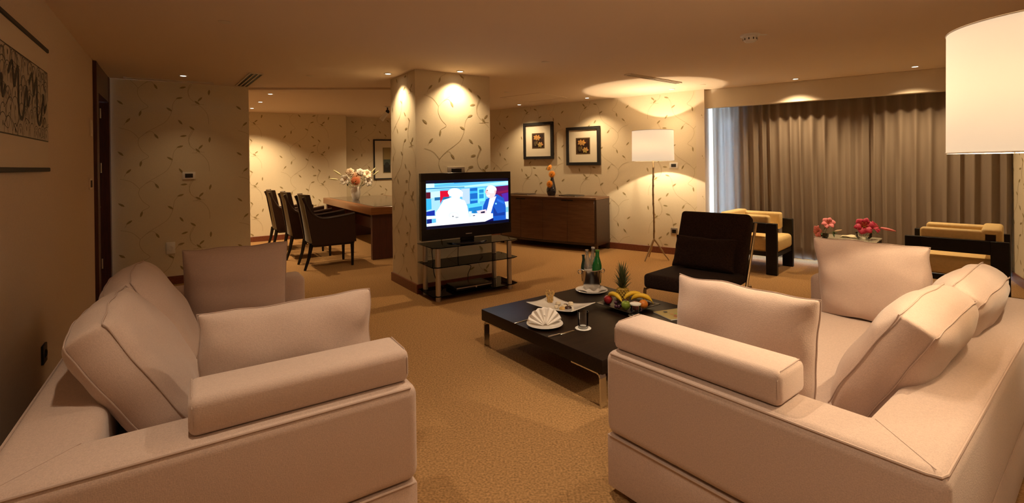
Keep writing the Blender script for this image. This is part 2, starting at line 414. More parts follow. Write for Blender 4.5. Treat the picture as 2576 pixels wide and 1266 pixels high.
# door with its dark surround, in the corner left of the papered wall
def lw(s, o=0.0):  # along the left wall away from the camera; o into the room
    v = Vector((-4.002, 4.659)) - LD * s + LN * o; return (v.x, v.y)
DL = 1.09
bm = nb()
prism(bm, [lw(0.0, -0.14), lw(0.13, -0.14), lw(0.13, 0.03), lw(0.0, 0.03)], 0, ZC - 0.004, 0.004, 1)
prism(bm, [lw(DL - 0.11, -0.14), lw(DL, -0.14), lw(DL, 0.03), lw(DL - 0.11, 0.03)], 0, ZC - 0.004, 0.004, 1)
prism(bm, [lw(0.13, -0.14), lw(DL - 0.11, -0.14), lw(DL - 0.11, 0.025), lw(0.13, 0.025)], 2.16, ZC - 0.004)
do = struct('door_1', bm, DOORW)
bm = nb(); prism(bm, [lw(0.135, -0.10), lw(DL - 0.115, -0.10), lw(DL - 0.115, -0.055), lw(0.135, -0.055)], 0.008, 2.155, 0.003, 1); obj('door_panel', bm, DOORW, do)
bm = nb()
hx = Vector((*lw(0.24, -0.055), 1.02)); ln3 = Vector((LN.x, LN.y, 0)); ld3 = Vector((-LD.x, -LD.y, 0))
cyl(bm, hx, hx + ln3 * 0.012, 0.026); cyl(bm, hx, hx + ln3 * 0.05, 0.009); tube(bm, [hx + ln3 * 0.05, hx + ln3 * 0.055 + ld3 * 0.03, hx + ln3 * 0.055 + ld3 * 0.13], 0.009)
obj('door_handle', bm, CHROME, do)
for z in (2.03, 1.42, 0.35):
    bm = nb(); p = Vector((*lw(DL - 0.118, -0.048), z)); cyl(bm, p - Vector((0, 0, 0.055)), p + Vector((0, 0, 0.055)), 0.009, n=10); obj('hinge', bm, STEEL, do)

# ------------------------------------------------------------------ ceiling fittings
def downlight(x, y, label, power, size=112, blend=0.75, rad=0.03, r=0.045, group='recessed ceiling spotlights', col=WARM2):
    t = thing('ceiling_spotlight', label, 'ceiling light', (x, y, ZC), 0, group)
    bm = nb(); lathe(bm, [(r * 0.62, -0.001), (r * 0.66, -0.007), (r * 0.95, -0.006), (r, 0.0)], n=28); obj('trim_ring', bm, WPLAST, t)
    bm = nb(); lathe(bm, [(0, -0.004), (r * 0.64, -0.004), (r * 0.64, 0.0)], n=20); obj('lens', bm, LENS, t)
    if power: spot(t, (0, 0, -0.012), power, size, blend, rad, col)
    return t
DLIGHT = [
    (-3.692, 5.489, 'recessed ceiling spotlight before the dim papered wall by the door', 9, 100),
    (-1.396, 5.538, 'recessed ceiling spotlight at the left face of the pillar', 62, 116),
    (-0.567, 5.460, 'recessed ceiling spotlight above the television', 70, 116),
    (-3.431, 6.940, 'first of three dining alcove ceiling spotlights, nearest the room', 110, 112),
    (-3.998, 7.764, 'middle one of three dining alcove ceiling spotlights', 115, 112),
    (-4.566, 8.577, 'farthest of three dining alcove ceiling spotlights, by the back wall', 210, 120),
    (0.141, 8.589, 'recessed ceiling spotlight above the left framed flower print', 62, 116),
    (1.222, 7.823, 'recessed ceiling spotlight above the right framed flower print', 68, 116),
    (2.315, 7.010, 'recessed ceiling spotlight inside the floor lamp glow on the ceiling', 30, 112),
    (3.663, 6.267, 'recessed ceiling spotlight at the curtain pelmet, the far one', 110, 120),
    (-2.30, 9.45, 'added unseen ceiling spotlight over the dining table behind the pillar', 135, 130),  # added light hidden by the pillar, brightens the alcove wall and table
    (4.602, 5.542, 'recessed ceiling spotlight at the curtain pelmet, beside the big lampshade', 110, 120)]
for x, y, lb, pw, sz in DLIGHT: downlight(x, y, lb, pw, sz)
# added fill spotlights of the same build, out of view, brightening the sofas
for x, y, pw in ((-0.9, 1.3, 56), (0.55, 0.15, 84), (1.2, 2.3, 40), (2.6, 0.5, 36), (0.3, 2.55, 105)):
    downlight(x, y, 'added unseen ceiling spotlight over the sofas', pw, 116, 0.8, 0.035, group='added fill spotlights over the seating', col=WARM3)
def ceil_disc(name, x, y, label, cat, r, h, group=None):
    bm = nb(); lathe(bm, [(0, -h), (r * 0.8, -h), (r, -h * 0.5), (r, 0)], n=24); o = obj(name, bm, PLASTER); o.location = (x, y, ZC); return tag(o, label, cat, group)
for x, y, lb in ((-2.049, 3.496, 'flat round sprinkler cap on the ceiling over the left sofa'), (-2.316, 5.618, 'flat round sprinkler cap on the ceiling left of the pillar'), (0.359, 5.027, 'flat round sprinkler cap on the ceiling right of the pillar'), (2.621, 6.650, 'flat round sprinkler cap on the ceiling at the wall end by the pelmet'), (-0.061, 7.099, 'flat round sprinkler cap on the ceiling by the access hatch')):
    ceil_disc('sprinkler_cap', x, y, lb, 'sprinkler cap', 0.042, 0.006, 'sprinkler caps')
t = thing('smoke_detector', 'white round smoke detector on the ceiling', 'smoke detector', (2.0, 4.06, ZC))
bm = nb(); lathe(bm, [(0, -0.016), (0.066, -0.016), (0.076, -0.010), (0.078, 0.0)], n=32); obj('base', bm, WPLAST, t)
bm = nb(); lathe(bm, [(0.056, -0.016), (0.054, -0.045), (0.036, -0.060), (0, -0.060)], n=32); obj('sensor_head', bm, WPLAST, t)
for k in range(10):
    bm = nb(); box(bm, -0.004, 0.045, -0.046, 0.004, 0.0562, -0.030, M=Matrix.Rotation(k * PI / 5, 4, 'Z')); obj('intake_slot', bm, MBLACK, t)
bm = nb(); box(bm, 0.07, -0.03, -0.006, 0.13, 0.0, 0.0, 0.002, 1); obj('indicator', bm, WPLAST, t)
def slot_vent(name, p, q, w, nslot, label):
    p, q = Vector(p), Vector(q); c = (p + q) / 2; L = (q - p).length; a = math.atan2(q.y - p.y, q.x - p.x)
    t = thing(name, label, 'air vent', (c.x, c.y, ZC), a)
    bm = nb(); step = w / nslot
    for k in range(nslot + 1): y = -w / 2 + k * step; box(bm, -L / 2, y - step * 0.16, -0.012, L / 2, y + step * 0.16, 0)
    for x in (-L / 2, L / 2): box(bm, x - 0.008, -w / 2 - step * 0.16, -0.0118, x + 0.008, w / 2 + step * 0.16, 0)
    obj('frame', bm, PLASTER, t)
    bm = nb(); box(bm, -L / 2, -w / 2, -0.004, L / 2, w / 2, -0.001); obj('dark_slots', bm, MBLACK, t)
slot_vent('ceiling_vent', (-3.45, 6.24), (-2.82, 5.41), 0.13, 3, 'ceiling vent with three black slots above the end of the papered wall')
slot_vent('ceiling_vent', (1.39, 5.78), (2.22, 6.455), 0.085, 2, 'long narrow slot vent in the ceiling near the floor lamp')
slot_vent('ceiling_vent', (-4.40, 5.55), (-3.66, 5.98), 0.05, 1, 'narrow ceiling slot along the top of the dim papered wall')
a = math.atan2(7.965 - 7.284, 0.730 - 0.193)
bm = nb(); Lh = 0.75
for y in (-Lh / 2, Lh / 2): box(bm, -Lh / 2, y - 0.009, -0.005, Lh / 2, y + 0.009, 0)
for x in (-Lh / 2, Lh / 2): box(bm, x - 0.009, -Lh / 2, -0.0049, x + 0.009, Lh / 2, 0)
box(bm, -Lh / 2 + 0.012, -Lh / 2 + 0.012, -0.003, Lh / 2 - 0.012, Lh / 2 - 0.012, 0)
o = obj('access_hatch', bm, CEIL); place(o, (0.36, 7.72, ZC), a); tag(o, 'flat square access hatch in the ceiling behind the pillar', 'hatch')
t = thing('spotlight', 'small white adjustable spotlight hanging from the ceiling beside the pillar', 'spotlight', (-2.19, 8.62, ZC))
bm = nb(); cyl(bm, (0, 0, -0.02), (0, 0, 0), 0.05); obj('ceiling_mount', bm, WPLAST, t)
bm = nb(); cyl(bm, (0, 0, -0.09), (0, 0, -0.02), 0.012, n=10); ball(bm, (0, 0, -0.09), 0.035); obj('joint', bm, MBLACK, t)
bm = nb(); cyl(bm, (-0.01, -0.01, -0.11), (-0.11, -0.03, -0.24), 0.036, 0.042); obj('lamp_barrel', bm, WPLAST, t)
spot(t, (-0.13, -0.034, -0.27), 60, 80, 0.5, 0.03, WARM2, (0, R(35), 0))

# ------------------------------------------------------------------ wall plates
def plate(name, label, cat, c, n_in, w, h, kind, z):
    """small plate on a wall: c the foot point on the wall face, n_in the direction into the room"""
    a = math.atan2(n_in[1], n_in[0]) + PI / 2
    t = thing(name, label, cat, (c[0], c[1], z), a)
    bm = nb(); box(bm, -w / 2, -0.012, -h / 2, w / 2, 0.001, h / 2, 0.003, 2); obj('face_plate', bm, STEEL if kind == 'steel' else (MBLACK if kind == 'black' else (PLASTER if 'switch' in kind else WPLAST)), t)
    bm = nb()
    if kind in ('display', 'steel'): box(bm, -w * 0.30, -0.0145, -h * 0.28, w * 0.30, -0.011, h * 0.28, 0.001, 1); obj('display', bm, BLACK, t)
    elif kind in ('socket', 'black'):
        lathe(bm, [(0.024, 0), (0.024, 0.005), (0.020, 0.005), (0.020, 0.001), (0, 0.001)], n=24, M=Matrix.Translation((0, -0.012, 0)) @ Matrix.Rotation(R(90), 4, 'X'))
        obj('socket_well', bm, WPLAST if kind == 'socket' else BLACK, t)
    else: box(bm, -w * 0.3, -0.0165, -h * 0.32, w * 0.3, -0.011, h * 0.32, 0.002, 1); obj('rocker', bm, MBLACK if kind == 'switch_dark' else PLASTER, t)
    return t
fn = (0.558, -0.83)
plate('thermostat', 'white thermostat with black display on the dim papered wall', 'thermostat', (-3.979, 5.997), fn, 0.135, 0.09, 'display', 1.312)
plate('socket_outlet', 'white socket low on the dim papered wall', 'socket', (-4.14, 5.889), fn, 0.09, 0.14, 'socket', 0.442)
plate('thermostat', 'thermostat with dark display behind the floor lamp', 'thermostat', (2.445, 7.36), WRN, 0.125, 0.085, 'display', 1.346)
plate('socket_outlet', 'square steel socket low on the wall beside the floor lamp', 'socket', (2.44, 7.363), WRN, 0.10, 0.10, 'steel', 0.35)
plate('thermostat', 'silver control panel on the pillar above the television', 'control panel', pil(0.487, 0), -PV, 0.215, 0.085, 'steel', 1.333)
plate('light_switch', 'light switch beside the door frame, the upper one', 'light switch', (-3.89, 4.495), LN, 0.12, 0.15, 'switch', 1.785)
plate('light_switch', 'dark light switch beside the door frame, the lower one', 'light switch', (-3.85, 4.436), LN, 0.12, 0.10, 'switch_dark', 1.272)
plate('socket_outlet', 'black socket low on the plain wall behind the left sofa', 'socket', (-2.79, 2.88), LN, 0.10, 0.11, 'black', 0.316)

# ------------------------------------------------------------------ pictures
def ink(bm):
    return bm.loops.layers.float_color.get('ink') or bm.loops.layers.float_color.new('ink')
def srgb(r, g, b):
    f = lambda c: (c / 255.0 / 12.92) if c <= 10 else ((c / 255.0 + 0.055) / 1.055) ** 2.4
    return (f(r), f(g), f(b), 1.0)
class Canvas:
    """a flat drawing in the x-z plane; later patches lie a hair further out (towards -y)"""
    def __init__(s, y=0.0, step=0.00025): s.bm = nb(); s.lay = ink(s.bm); s.y = y; s.step = step; s.clip = None
    def poly(s, pts, col):
        f = s.bm.faces.new([s.bm.verts.new((p[0], s.y, p[1])) for p in pts]); s.y -= s.step
        for l in f.loops: l[s.lay] = col
    def disc(s, c, rx, rz, col, n=18, rot=0.0):
        s.poly([(c[0] + rx * math.cos(2 * PI * k / n) * math.cos(rot) - rz * math.sin(2 * PI * k / n) * math.sin(rot), c[1] + rx * math.cos(2 * PI * k / n) * math.sin(rot) + rz * math.sin(2 * PI * k / n) * math.cos(rot)) for k in range(n)], col)
    def line(s, pts, w, col, n=6):
        sp = spline([(p[0], p[1], 0) for p in pts], n)
        if s.clip: sp = [Vector((max(s.clip[0], min(s.clip[2], p.x)), max(s.clip[1], min(s.clip[3], p.y)), 0)) for p in sp]
        for i, (a, b) in enumerate(zip(sp, sp[1:])):
            t = b - a
            if t.length < 1e-6: continue
            t.normalize(); q = Vector((-t.y, t.x, 0)) * w / 2; e = t * w * 0.2
            f = s.bm.faces.new([s.bm.verts.new((p.x, s.y - (i % 2) * s.step * 0.3, p.y)) for p in (a - q - e, b - q + e, b + q + e, a + q - e)])
            for l in f.loops: l[s.lay] = col
        s.y -= s.step
def picture(label, c, n_in, w, h, z, border, mount, art, depth=0.03, fm=MBLACK, group=None):
    a = math.atan2(n_in[1], n_in[0]) + PI / 2
    t = thing('framed_picture', label, 'picture', (c[0], c[1], z), a, group)
    bm = nb(); b = border
    for (x0, z0, x1, z1) in ((-w / 2, -h / 2, w / 2, -h / 2 + b), (-w / 2, h / 2 - b, w / 2, h / 2), (-w / 2, -h / 2 + b, -w / 2 + b, h / 2 - b), (w / 2 - b, -h / 2 + b, w / 2, h / 2 - b)):
        box(bm, x0, -depth, z0, x1, 0.0, z1, 0.002, 1)
    obj('frame', bm, fm, t)
    bm = nb(); box(bm, -w / 2 + b, -depth * 0.55, -h / 2 + b, w / 2 - b, -0.002, h / 2 - b); obj('mount', bm, mount, t)
    cv = Canvas(-depth * 0.55 - 0.001); art(cv); obj('print', cv.bm, ART, t, recalc=False)
    return t
def flower_art(seed):
    def f(cv):
        rnd = random.Random(seed)
        cv.poly([(-0.135, -0.14), (0.135, -0.14), (0.135, 0.14), (-0.135, 0.14)], srgb(92, 74, 48))
        cv.poly([(-0.118, -0.122), (0.118, -0.122), (0.118, 0.122), (-0.118, 0.122)], srgb(44, 27, 22))
        for k in range(12): cv.disc((rnd.uniform(-.09, .09), rnd.uniform(-.1, .1)), .022, .016, srgb(60 + rnd.randint(0, 25), 45, 30), 10, rnd.uniform(0, 3))
        for (x, z) in ((-.05, .06), (.005, .055)):
            for k in range(5): cv.disc((x + .026 * math.cos(k * 1.256), z + .026 * math.sin(k * 1.256)), .026, .017, srgb(205 - 9 * k, 150 - 5 * k, 78), 12, k * 1.256)
        for k in range(6): cv.disc((.05 + .03 * math.cos(k), -.07 + .022 * math.sin(k)), .03, .018, srgb(196 - 8 * k, 142, 92 - 3 * k), 12, k)
        cv.disc((-.055, -.05), .03, .045, srgb(84, 72, 46), 14); cv.disc((-.02, -.03), .012, .03, srgb(120, 96, 60), 12)
    return f
def wr(s): v = WR0 + WRD * s; return (v.x, v.y)
picture('left black framed flower print above the sideboard', wr(2.875), WRN, 0.635, 0.66, 1.813, 0.05, CREAM, flower_art(1), 0.045, group='flower prints above the sideboard')
picture('right black framed flower print above the sideboard', wr(1.972), WRN, 0.635, 0.65, 1.69, 0.05, CREAM, flower_art(2), 0.045, group='flower prints above the sideboard')
def alcove_art(cv):
    cv.poly([(-.085, -.30), (.085, -.30), (.085, .26), (-.085, .26)], srgb(120, 110, 78))
    cv.poly([(-.07, -.28), (.075, -.28), (.075, -.12), (-.07, -.12)], srgb(30, 32, 30)); cv.poly([(-.07, -.12), (.075, -.12), (.075, .0), (-.07, .0)], srgb(74, 88, 84))
    cv.poly([(-.07, .0), (.075, .0), (.075, .25), (-.07, .25)], srgb(156, 140, 96)); cv.disc((.0, -.12), .05, .06, srgb(40, 48, 50))
n_b = (0.425, -0.905)
picture('narrow tall framed print on the dining alcove wall beside the pillar', (-2.760, 10.730), n_b, 0.57, 0.88, 1.54, 0.03, CREAM, alcove_art, 0.03)
# large line drawing on the left wall: two dark rails, pale board, a band of black arcs
def scrawl(cv):
    rnd = random.Random(4); cv.clip = (-0.646, -0.187, 0.646, 0.222)
    W, z0, z1 = 1.3, -0.19, 0.225
    cv.poly([(-W / 2, z0), (W / 2, z0), (W / 2, z1), (-W / 2, z1)], (0.42, 0.36, 0.28, 1))
    k1 = (0.03, 0.024, 0.02, 1)
    cv.poly([(-W / 2, z0 - .004), (W / 2, z0 - .004), (W / 2, z0 + .003), (-W / 2, z0 + .003)], k1); cv.poly([(-W / 2, z1 - .003), (W / 2, z1 - .003), (W / 2, z1 + .003), (-W / 2, z1 + .003)], k1)
    cl = lambda x, z: (max(-W / 2 + .004, min(W / 2 - .004, x)), max(z0 + .004, min(z1 - .004, z)))
    for row in range(5):
        x = -W / 2 + rnd.uniform(0, .05)
        while x < W / 2 - .02:
            r = rnd.uniform(.045, .085); zc = z0 + row * .085 - .01
            pts = [cl(x + r * math.cos(a * PI / 8), zc + r * 1.35 * math.sin(a * PI / 8)) for a in range(9)]
            cv.line(pts, .0042, k1, 3)
            if rnd.random() < .6: cv.line([cl(x + .6 * r * math.cos(a * PI / 6), zc + .02 + r * .8 * math.sin(a * PI / 6)) for a in range(7)], .003, k1, 3)
            if rnd.random() < .7: cv.disc(cl(x, zc + r * .7), .006, .014, k1, 8)
            x += rnd.uniform(.07, .12)
    for k in range(26):
        x, z = rnd.uniform(-W / 2 + .05, W / 2 - .05), rnd.uniform(z0 + .03, z1 - .03)
        cv.line([cl(x + rnd.uniform(-.07, .07), z + rnd.uniform(-.05, .05)) for _ in range(4)], .003, k1, 5)
    for x0 in (-.42, .02, .40):
        cv.line([cl(x0 - .2, .10), cl(x0 - .13, .16), cl(x0 - .10, .05), cl(x0 - .03, .15), cl(x0 - .02, -.06), cl(x0 + .05, -.09), cl(x0 + .13, .07), cl(x0 + .15, -.02), cl(x0 + .2, .03)], .022, (0.010, 0.010, 0.012, 1), 6)
LWc = Vector((-2.885, 3.02)) + LD * 0.735
t = thing('line_drawing', 'large pale drawing of black arcs hung between two dark rails on the left wall', 'picture', (LWc.x, LWc.y, 1.765), math.atan2(LN.y, LN.x) + PI / 2)
bm = nb(); box(bm, -0.65, -0.022, -0.36, 0.65, -0.006, 0.36); obj('board', bm, mat('pale_board', (0.60, 0.50, 0.37), 0.8), t)
for z in (-0.36, 0.36):
    bm = nb(); box(bm, -0.655, -0.03, z - 0.012, 0.655, 0.0, z + 0.012, 0.003, 1); obj('rail', bm, MBLACK, t)
cv = Canvas(-0.0225, 0.00001); scrawl(cv); obj('print', cv.bm, ART, t, recalc=False)

# ------------------------------------------------------------------ curtains
def curtain(name, label, s0, s1, off, z0, z1, amp, pitch, m, seed, cat='curtain', thick=0.004):
    rnd = random.Random(seed); n = int((s1 - s0) / pitch)
    ph = [0.0]
    for k in range(n): ph.append(ph[-1] + rnd.uniform(0.72, 1.28))
    ph = [p / ph[-1] for p in ph]; am = [rnd.uniform(0.6, 1.15) for _ in range(n + 1)]
    bm = nb()
    def fn(u, v):
        i = 0
        while i < n - 1 and u > ph[i + 1]: i += 1
        f = (u - ph[i]) / (ph[i + 1] - ph[i]); sharp = 0.35 + 0.65 * min(1, (1 - v) * 3.5)
        w = math.cos(2 * PI * f); a = am[i] * (1 - f) + am[i + 1] * f
        w = math.copysign(abs(w) ** (0.85 + 0.15 * v), w)
        o = off + amp * a * w * (0.55 + 0.45 * sharp) + 0.012 * math.sin(9 * u + 2 * v)
        s = s0 + (s1 - s0) * u + 0.02 * math.sin(2 * PI * f) * (1 - v) + 0.012 * math.sin(5 * u + 3 * v) * (1 - v)
        p = S0 + SD * s + SN * o
        return (p.x, p.y, z0 + (z1 - z0) * v)
    grid(bm, fn, n * 14, 14)
    o = obj(name, bm, m, angle=180)
    md = o.modifiers.new('cloth', 'SOLIDIFY'); md.thickness = thick
    return tag(o, label, cat)
curtain('sheer_curtain', 'full width beige sheer curtain in soft vertical folds below the pelmet', -0.05, 3.155, 0.24, 0.045, 2.42, 0.032, 0.128, SHEER, 3, thick=0.001)
curtain('blackout_curtain', 'grey blackout curtain hanging behind the beige sheer curtain', 0.21, 3.155, 0.38, 0.09, 2.43, 0.035, 0.15, BLACKOUT, 5)

# ------------------------------------------------------------------ soft furniture
def cushion(W, H, T, edge=0.16, seed=0, sag=0.0, nu=26, nv=22, pinch=0.045, lip=1.0):
    """stuffed cushion, x = width, z = height from 0, y = thickness; returns mesh and its two border loops"""
    bm = nb(); off = Vector((seed * 3.7, seed * 1.3, 0))
    def P(i, j, sd):
        u, v = -1 + 2 * i / nu, -1 + 2 * j / nv
        su = math.copysign(abs(u) ** 0.8, u); svv = math.copysign(abs(v) ** 0.8, v)
        x = su * W / 2 * (1 - pinch * (1 - svv * svv)); z = H / 2 + svv * H / 2 * (1 - pinch * (1 - su * su))
        bulge = max(0.0, (1 - abs(su) ** 3.0) * (1 - abs(svv) ** 3.0)) ** 0.55
        h = T / 2 * (edge + (1 - edge) * bulge)
        h *= 1 + 0.16 * noise.noise(Vector((su * 1.6, svv * 1.6, sd * 2.0)) + off)
        du, dv = 1 - abs(su), 1 - abs(svv)
        wr_ = 0.010 * math.sin(9 * svv + 2 * sd + seed) * math.exp(-du * 7) * (1 - math.exp(-du * 14)) + 0.010 * math.sin(10 * su + seed) * math.exp(-dv * 7) * (1 - math.exp(-dv * 14))
        wr_ += 0.008 * math.sin(16 * (su * svv) + 3 * seed) * math.exp(-(du + dv) * 3.2) * bulge
        h += wr_ * lip
        z -= sag * (1 - svv) * 0.0
        x += 0.010 * noise.noise(Vector((svv * 2, seed, 1))) ; z += 0.012 * noise.noise(Vector((su * 2, seed, 5)))
        return Vector((x, sd * h, z))
    g = {}
    for sd in (-1, 1):
        for i in range(nu + 1):
            for j in range(nv + 1): g[(sd, i, j)] = bm.verts.new(P(i, j, sd))
        for i in range(nu):
            for j in range(nv): bm.faces.new((g[(sd, i, j)], g[(sd, i + 1, j)], g[(sd, i + 1, j + 1)], g[(sd, i, j + 1)]))
    loop = [(i, 0) for i in range(nu)] + [(nu, j) for j in range(nv)] + [(i, nv) for i in range(nu, 0, -1)] + [(0, j) for j in range(nv, 0, -1)]
    mid = []
    cz = Vector((0, 0, H / 2))
    for (i, j) in loop:
        m = (g[(-1, i, j)].co + g[(1, i, j)].co) / 2
        d = (m - cz); d.y = 0; d.normalize()
        mid.append(bm.verts.new(m + d * T * edge * 0.16))
    n = len(loop)
    for k in range(n):
        a, b = loop[k], loop[(k + 1) % n]
        bm.faces.new((g[(-1, *a)], g[(-1, *b)], mid[(k + 1) % n], mid[k])); bm.faces.new((mid[k], mid[(k + 1) % n], g[(1, *b)], g[(1, *a)]))
    loops = {sd: [g[(sd, i, j)].co.copy() for (i, j) in loop] for sd in (-1, 1)}
    loops[0] = [v.co.copy() for v in mid]
    return bm, loops
def make_cushion(name, label, group, W, H, T, edge, seed, loc, rz, lean, boxed, cat='cushion', roll=0.0):
    bm, lp = cushion(W, H, T, edge, seed, pinch=-0.075 if boxed else 0.03)
    o = obj(name, bm, PILLOW, angle=75, sub=1)
    o.matrix_world = Matrix.Translation(loc) @ Matrix.Rotation(rz, 4, 'Z') @ Matrix.Rotation(lean, 4, 'X') @ Matrix.Rotation(roll, 4, 'Y')
    for sd in ((-1, 1) if boxed else (0,)):
        b2 = nb(); tube(b2, lp[sd], 0.0026, 6, closed=True); obj('piping', b2, PIPE, o)
    return tag(o, label, cat, group)

def sofa(label, org, ang, s, tagword, seed, cush, D=1.11):
    """s = +1: depth to the left of the length direction, -1: to the right"""
    L, A, Z0, Z1 = 2.38, 0.235, 0.255, 0.605
    t = thing('sofa', label, 'sofa', (org[0], org[1], 0), ang)
    Y = lambda y: s * y
    def pr(poly): return [(x, Y(y)) for x, y in (poly if s > 0 else poly[::-1])]
    bm = nb(); prism(bm, pr([(0.006, 0.006), (L - 0.006, 0.006), (L - 0.006, D - 0.006), (0.006, D - 0.006)]), 0.03, Z0 - 0.004, 0.012, 2); obj('plinth', bm, SOFA, t)
    bm = nb(); U = [(0, 0), (A, 0), (A, D - A), (L - A, D - A), (L - A, 0), (L, 0), (L, D), (0, D)]
    prism(bm, pr(U), Z0, Z1, 0.042, 5); body = obj('arm_and_back_frame', bm, SOFA, t, angle=50)
    bm = nb(); e = 0.010
    tube(bm, [(x, Y(y), Z1 - 0.010) for x, y in ((e, 0.03), (e, D - 0.045), (0.018, D - 0.018), (0.045, D - e), (L - 0.045, D - e), (L - 0.018, D - 0.018), (L - e, D - 0.045), (L - e, 0.03))], 0.0042, 6)
    obj('piping', bm, PIPE, body)
    bm = nb(); tube(bm, [(0.03, Y(D - 0.03), Z1 + 0.0005), (A - 0.03, Y(D - A + 0.03), Z1 + 0.0002)], 0.0012, 6); obj('seam', bm, PIPE, body)
    bm = nb(); tube(bm, [(0.0, Y(0.02), Z0), (0.0, Y(D - 0.02), Z0)], 0.004, 6); tube(bm, [(0.001, Y(D * 0.62), 0.05), (0.001, Y(D * 0.62), Z0)], 0.0022, 6); obj('seam', bm, PIPE, body)
    bm = nb()
    x0, x1, y0, y1 = A + 0.004, L - A - 0.004, 0.0, D - A - 0.004
    def top(u, v):
        x = x0 + (x1 - x0) * u; y = y0 + (y1 - y0) * v
        b = (1 - abs(2 * u - 1) ** 6) * (1 - abs(2 * v - 1) ** 6)
        return (x, Y(y), 0.405 + 0.028 * b)
    vs = grid(bm, top, 30, 16)
    lo = grid(bm, lambda u, v: (x0 + (x1 - x0) * u, Y(y0 + (y1 - y0) * v), 0.262), 30, 16)
    for i in range(30):
        bm.faces.new((vs[i][0], vs[i + 1][0], lo[i + 1][0], lo[i][0])); bm.faces.new((vs[i][-1], vs[i + 1][-1], lo[i + 1][-1], lo[i][-1]))
    for j in range(16):
        bm.faces.new((vs[0][j], vs[0][j + 1], lo[0][j + 1], lo[0][j])); bm.faces.new((vs[-1][j], vs[-1][j + 1], lo[-1][j + 1], lo[-1][j]))
    obj('seat_cushion', bm, SOFA, t, angle=50)
    for x in (0.08, L - 0.08):
        for y in (0.08, D - 0.08):
            bm = nb(); cyl(bm, (x, Y(y), 0), (x, Y(y), 0.032), 0.03); obj('foot', bm, MBLACK, t)
    W = Matrix.Translation((org[0], org[1], 0)) @ Matrix.Rotation(ang, 4, 'Z')
    g = 'cushions on the ' + tagword
    # bolster on the near arm
    bm = nb(); box(bm, 0.036, min(Y(0.02), Y(0.70)), 0.0, 0.236, max(Y(0.02), Y(0.70)), 0.112, 0.026, 4)
    for v in bm.verts:
        u = (v.co.x - 0.036) / 0.2; v.co.z += 0.010 * max(0, 1 - (2 * u - 1) ** 2) * (1 if v.co.z > 0.06 else 0)
    o = obj('arm_bolster', bm, PILLOW, angle=75); o.matrix_world = W @ Matrix.Translation((0, 0, Z1 + 0.001)); tag(o, cush[0], 'bolster', g)
    for y in (0.03, 0.69):
        b2 = nb(); tube(b2, [(0.040, Y(y), 0.03), (0.040, Y(y), 0.088), (0.066, Y(y), 0.113), (0.206, Y(y), 0.116), (0.232, Y(y), 0.09), (0.232, Y(y), 0.03)], 0.0022, 6)
        obj('piping', b2, PIPE, o)
    return W, Y, g
def soft(W, Yf, g, s, name, label, x, y, z, w, h, th, edge, seed, along, lean, boxed, roll=0.0):
    """place a cushion in a sofa's own frame; along: 'x' = width runs with the sofa, 'y' = across it"""
    loc = W @ Vector((x, Yf(y), z)); base = math.atan2(W[1][0], W[0][0])
    rz = base if along == 'x' else base + PI / 2
    return make_cushion(name, label, g, w, h, th, edge, seed, loc, rz, lean, boxed, roll=roll)

# right sofa
W, Y, g = sofa('pale beige sofa in front of the big lampshade, at the right', (0.378, 2.071), R(38.3), -1, 'right sofa', 1, ['long beige bolster lying on the near arm of the right sofa'])
soft(W, Y, g, -1, 'back_cushion', 'plump beige back cushion of the right sofa, the nearer one', 0.90, 0.705, 0.425, 0.69, 0.455, 0.255, 0.46, 1, 'x', R(30), True)
soft(W, Y, g, -1, 'back_cushion', 'plump beige back cushion of the right sofa, the farther one under the lamp', 1.63, 0.715, 0.425, 0.72, 0.455, 0.25, 0.46, 2, 'x', R(32), True)
soft(W, Y, g, -1, 'scatter_cushion', 'square beige cushion standing behind the near arm bolster of the right sofa', 0.37, 0.385, 0.425, 0.58, 0.455, 0.17, 0.20, 3, 'y', R(8), False)
soft(W, Y, g, -1, 'scatter_cushion', 'square beige cushion leaning on the far arm of the right sofa', 1.92, 0.44, 0.425, 0.56, 0.50, 0.18, 0.20, 4, 'y', R(-12), False)
# left sofa
W, Y, g = sofa('pale beige sofa at the left, along the plain dim wall', (-0.348, 1.770), R(123.2), 1, 'left sofa', 2, ['long beige bolster lying on the near arm of the left sofa'], D=1.165)
soft(W, Y, g, 1, 'back_cushion', 'plump beige back cushion of the left sofa, the nearer one', 0.80, 0.740, 0.425, 0.64, 0.49, 0.26, 0.46, 5, 'x', R(-31), True)
soft(W, Y, g, 1, 'back_cushion', 'plump beige back cushion of the left sofa, the farther one towards the door', 1.46, 0.740, 0.425, 0.64, 0.49, 0.26, 0.46, 6, 'x', R(-29), True)
soft(W, Y, g, 1, 'scatter_cushion', 'square beige cushion standing behind the near arm bolster of the left sofa', 0.375, 0.36, 0.425, 0.62, 0.445, 0.17, 0.20, 7, 'y', R(8), False)
soft(W, Y, g, 1, 'scatter_cushion', 'square beige cushion leaning on the far arm of the left sofa', 1.96, 0.45, 0.425, 0.57, 0.49, 0.18, 0.20, 8, 'y', R(-12), False)

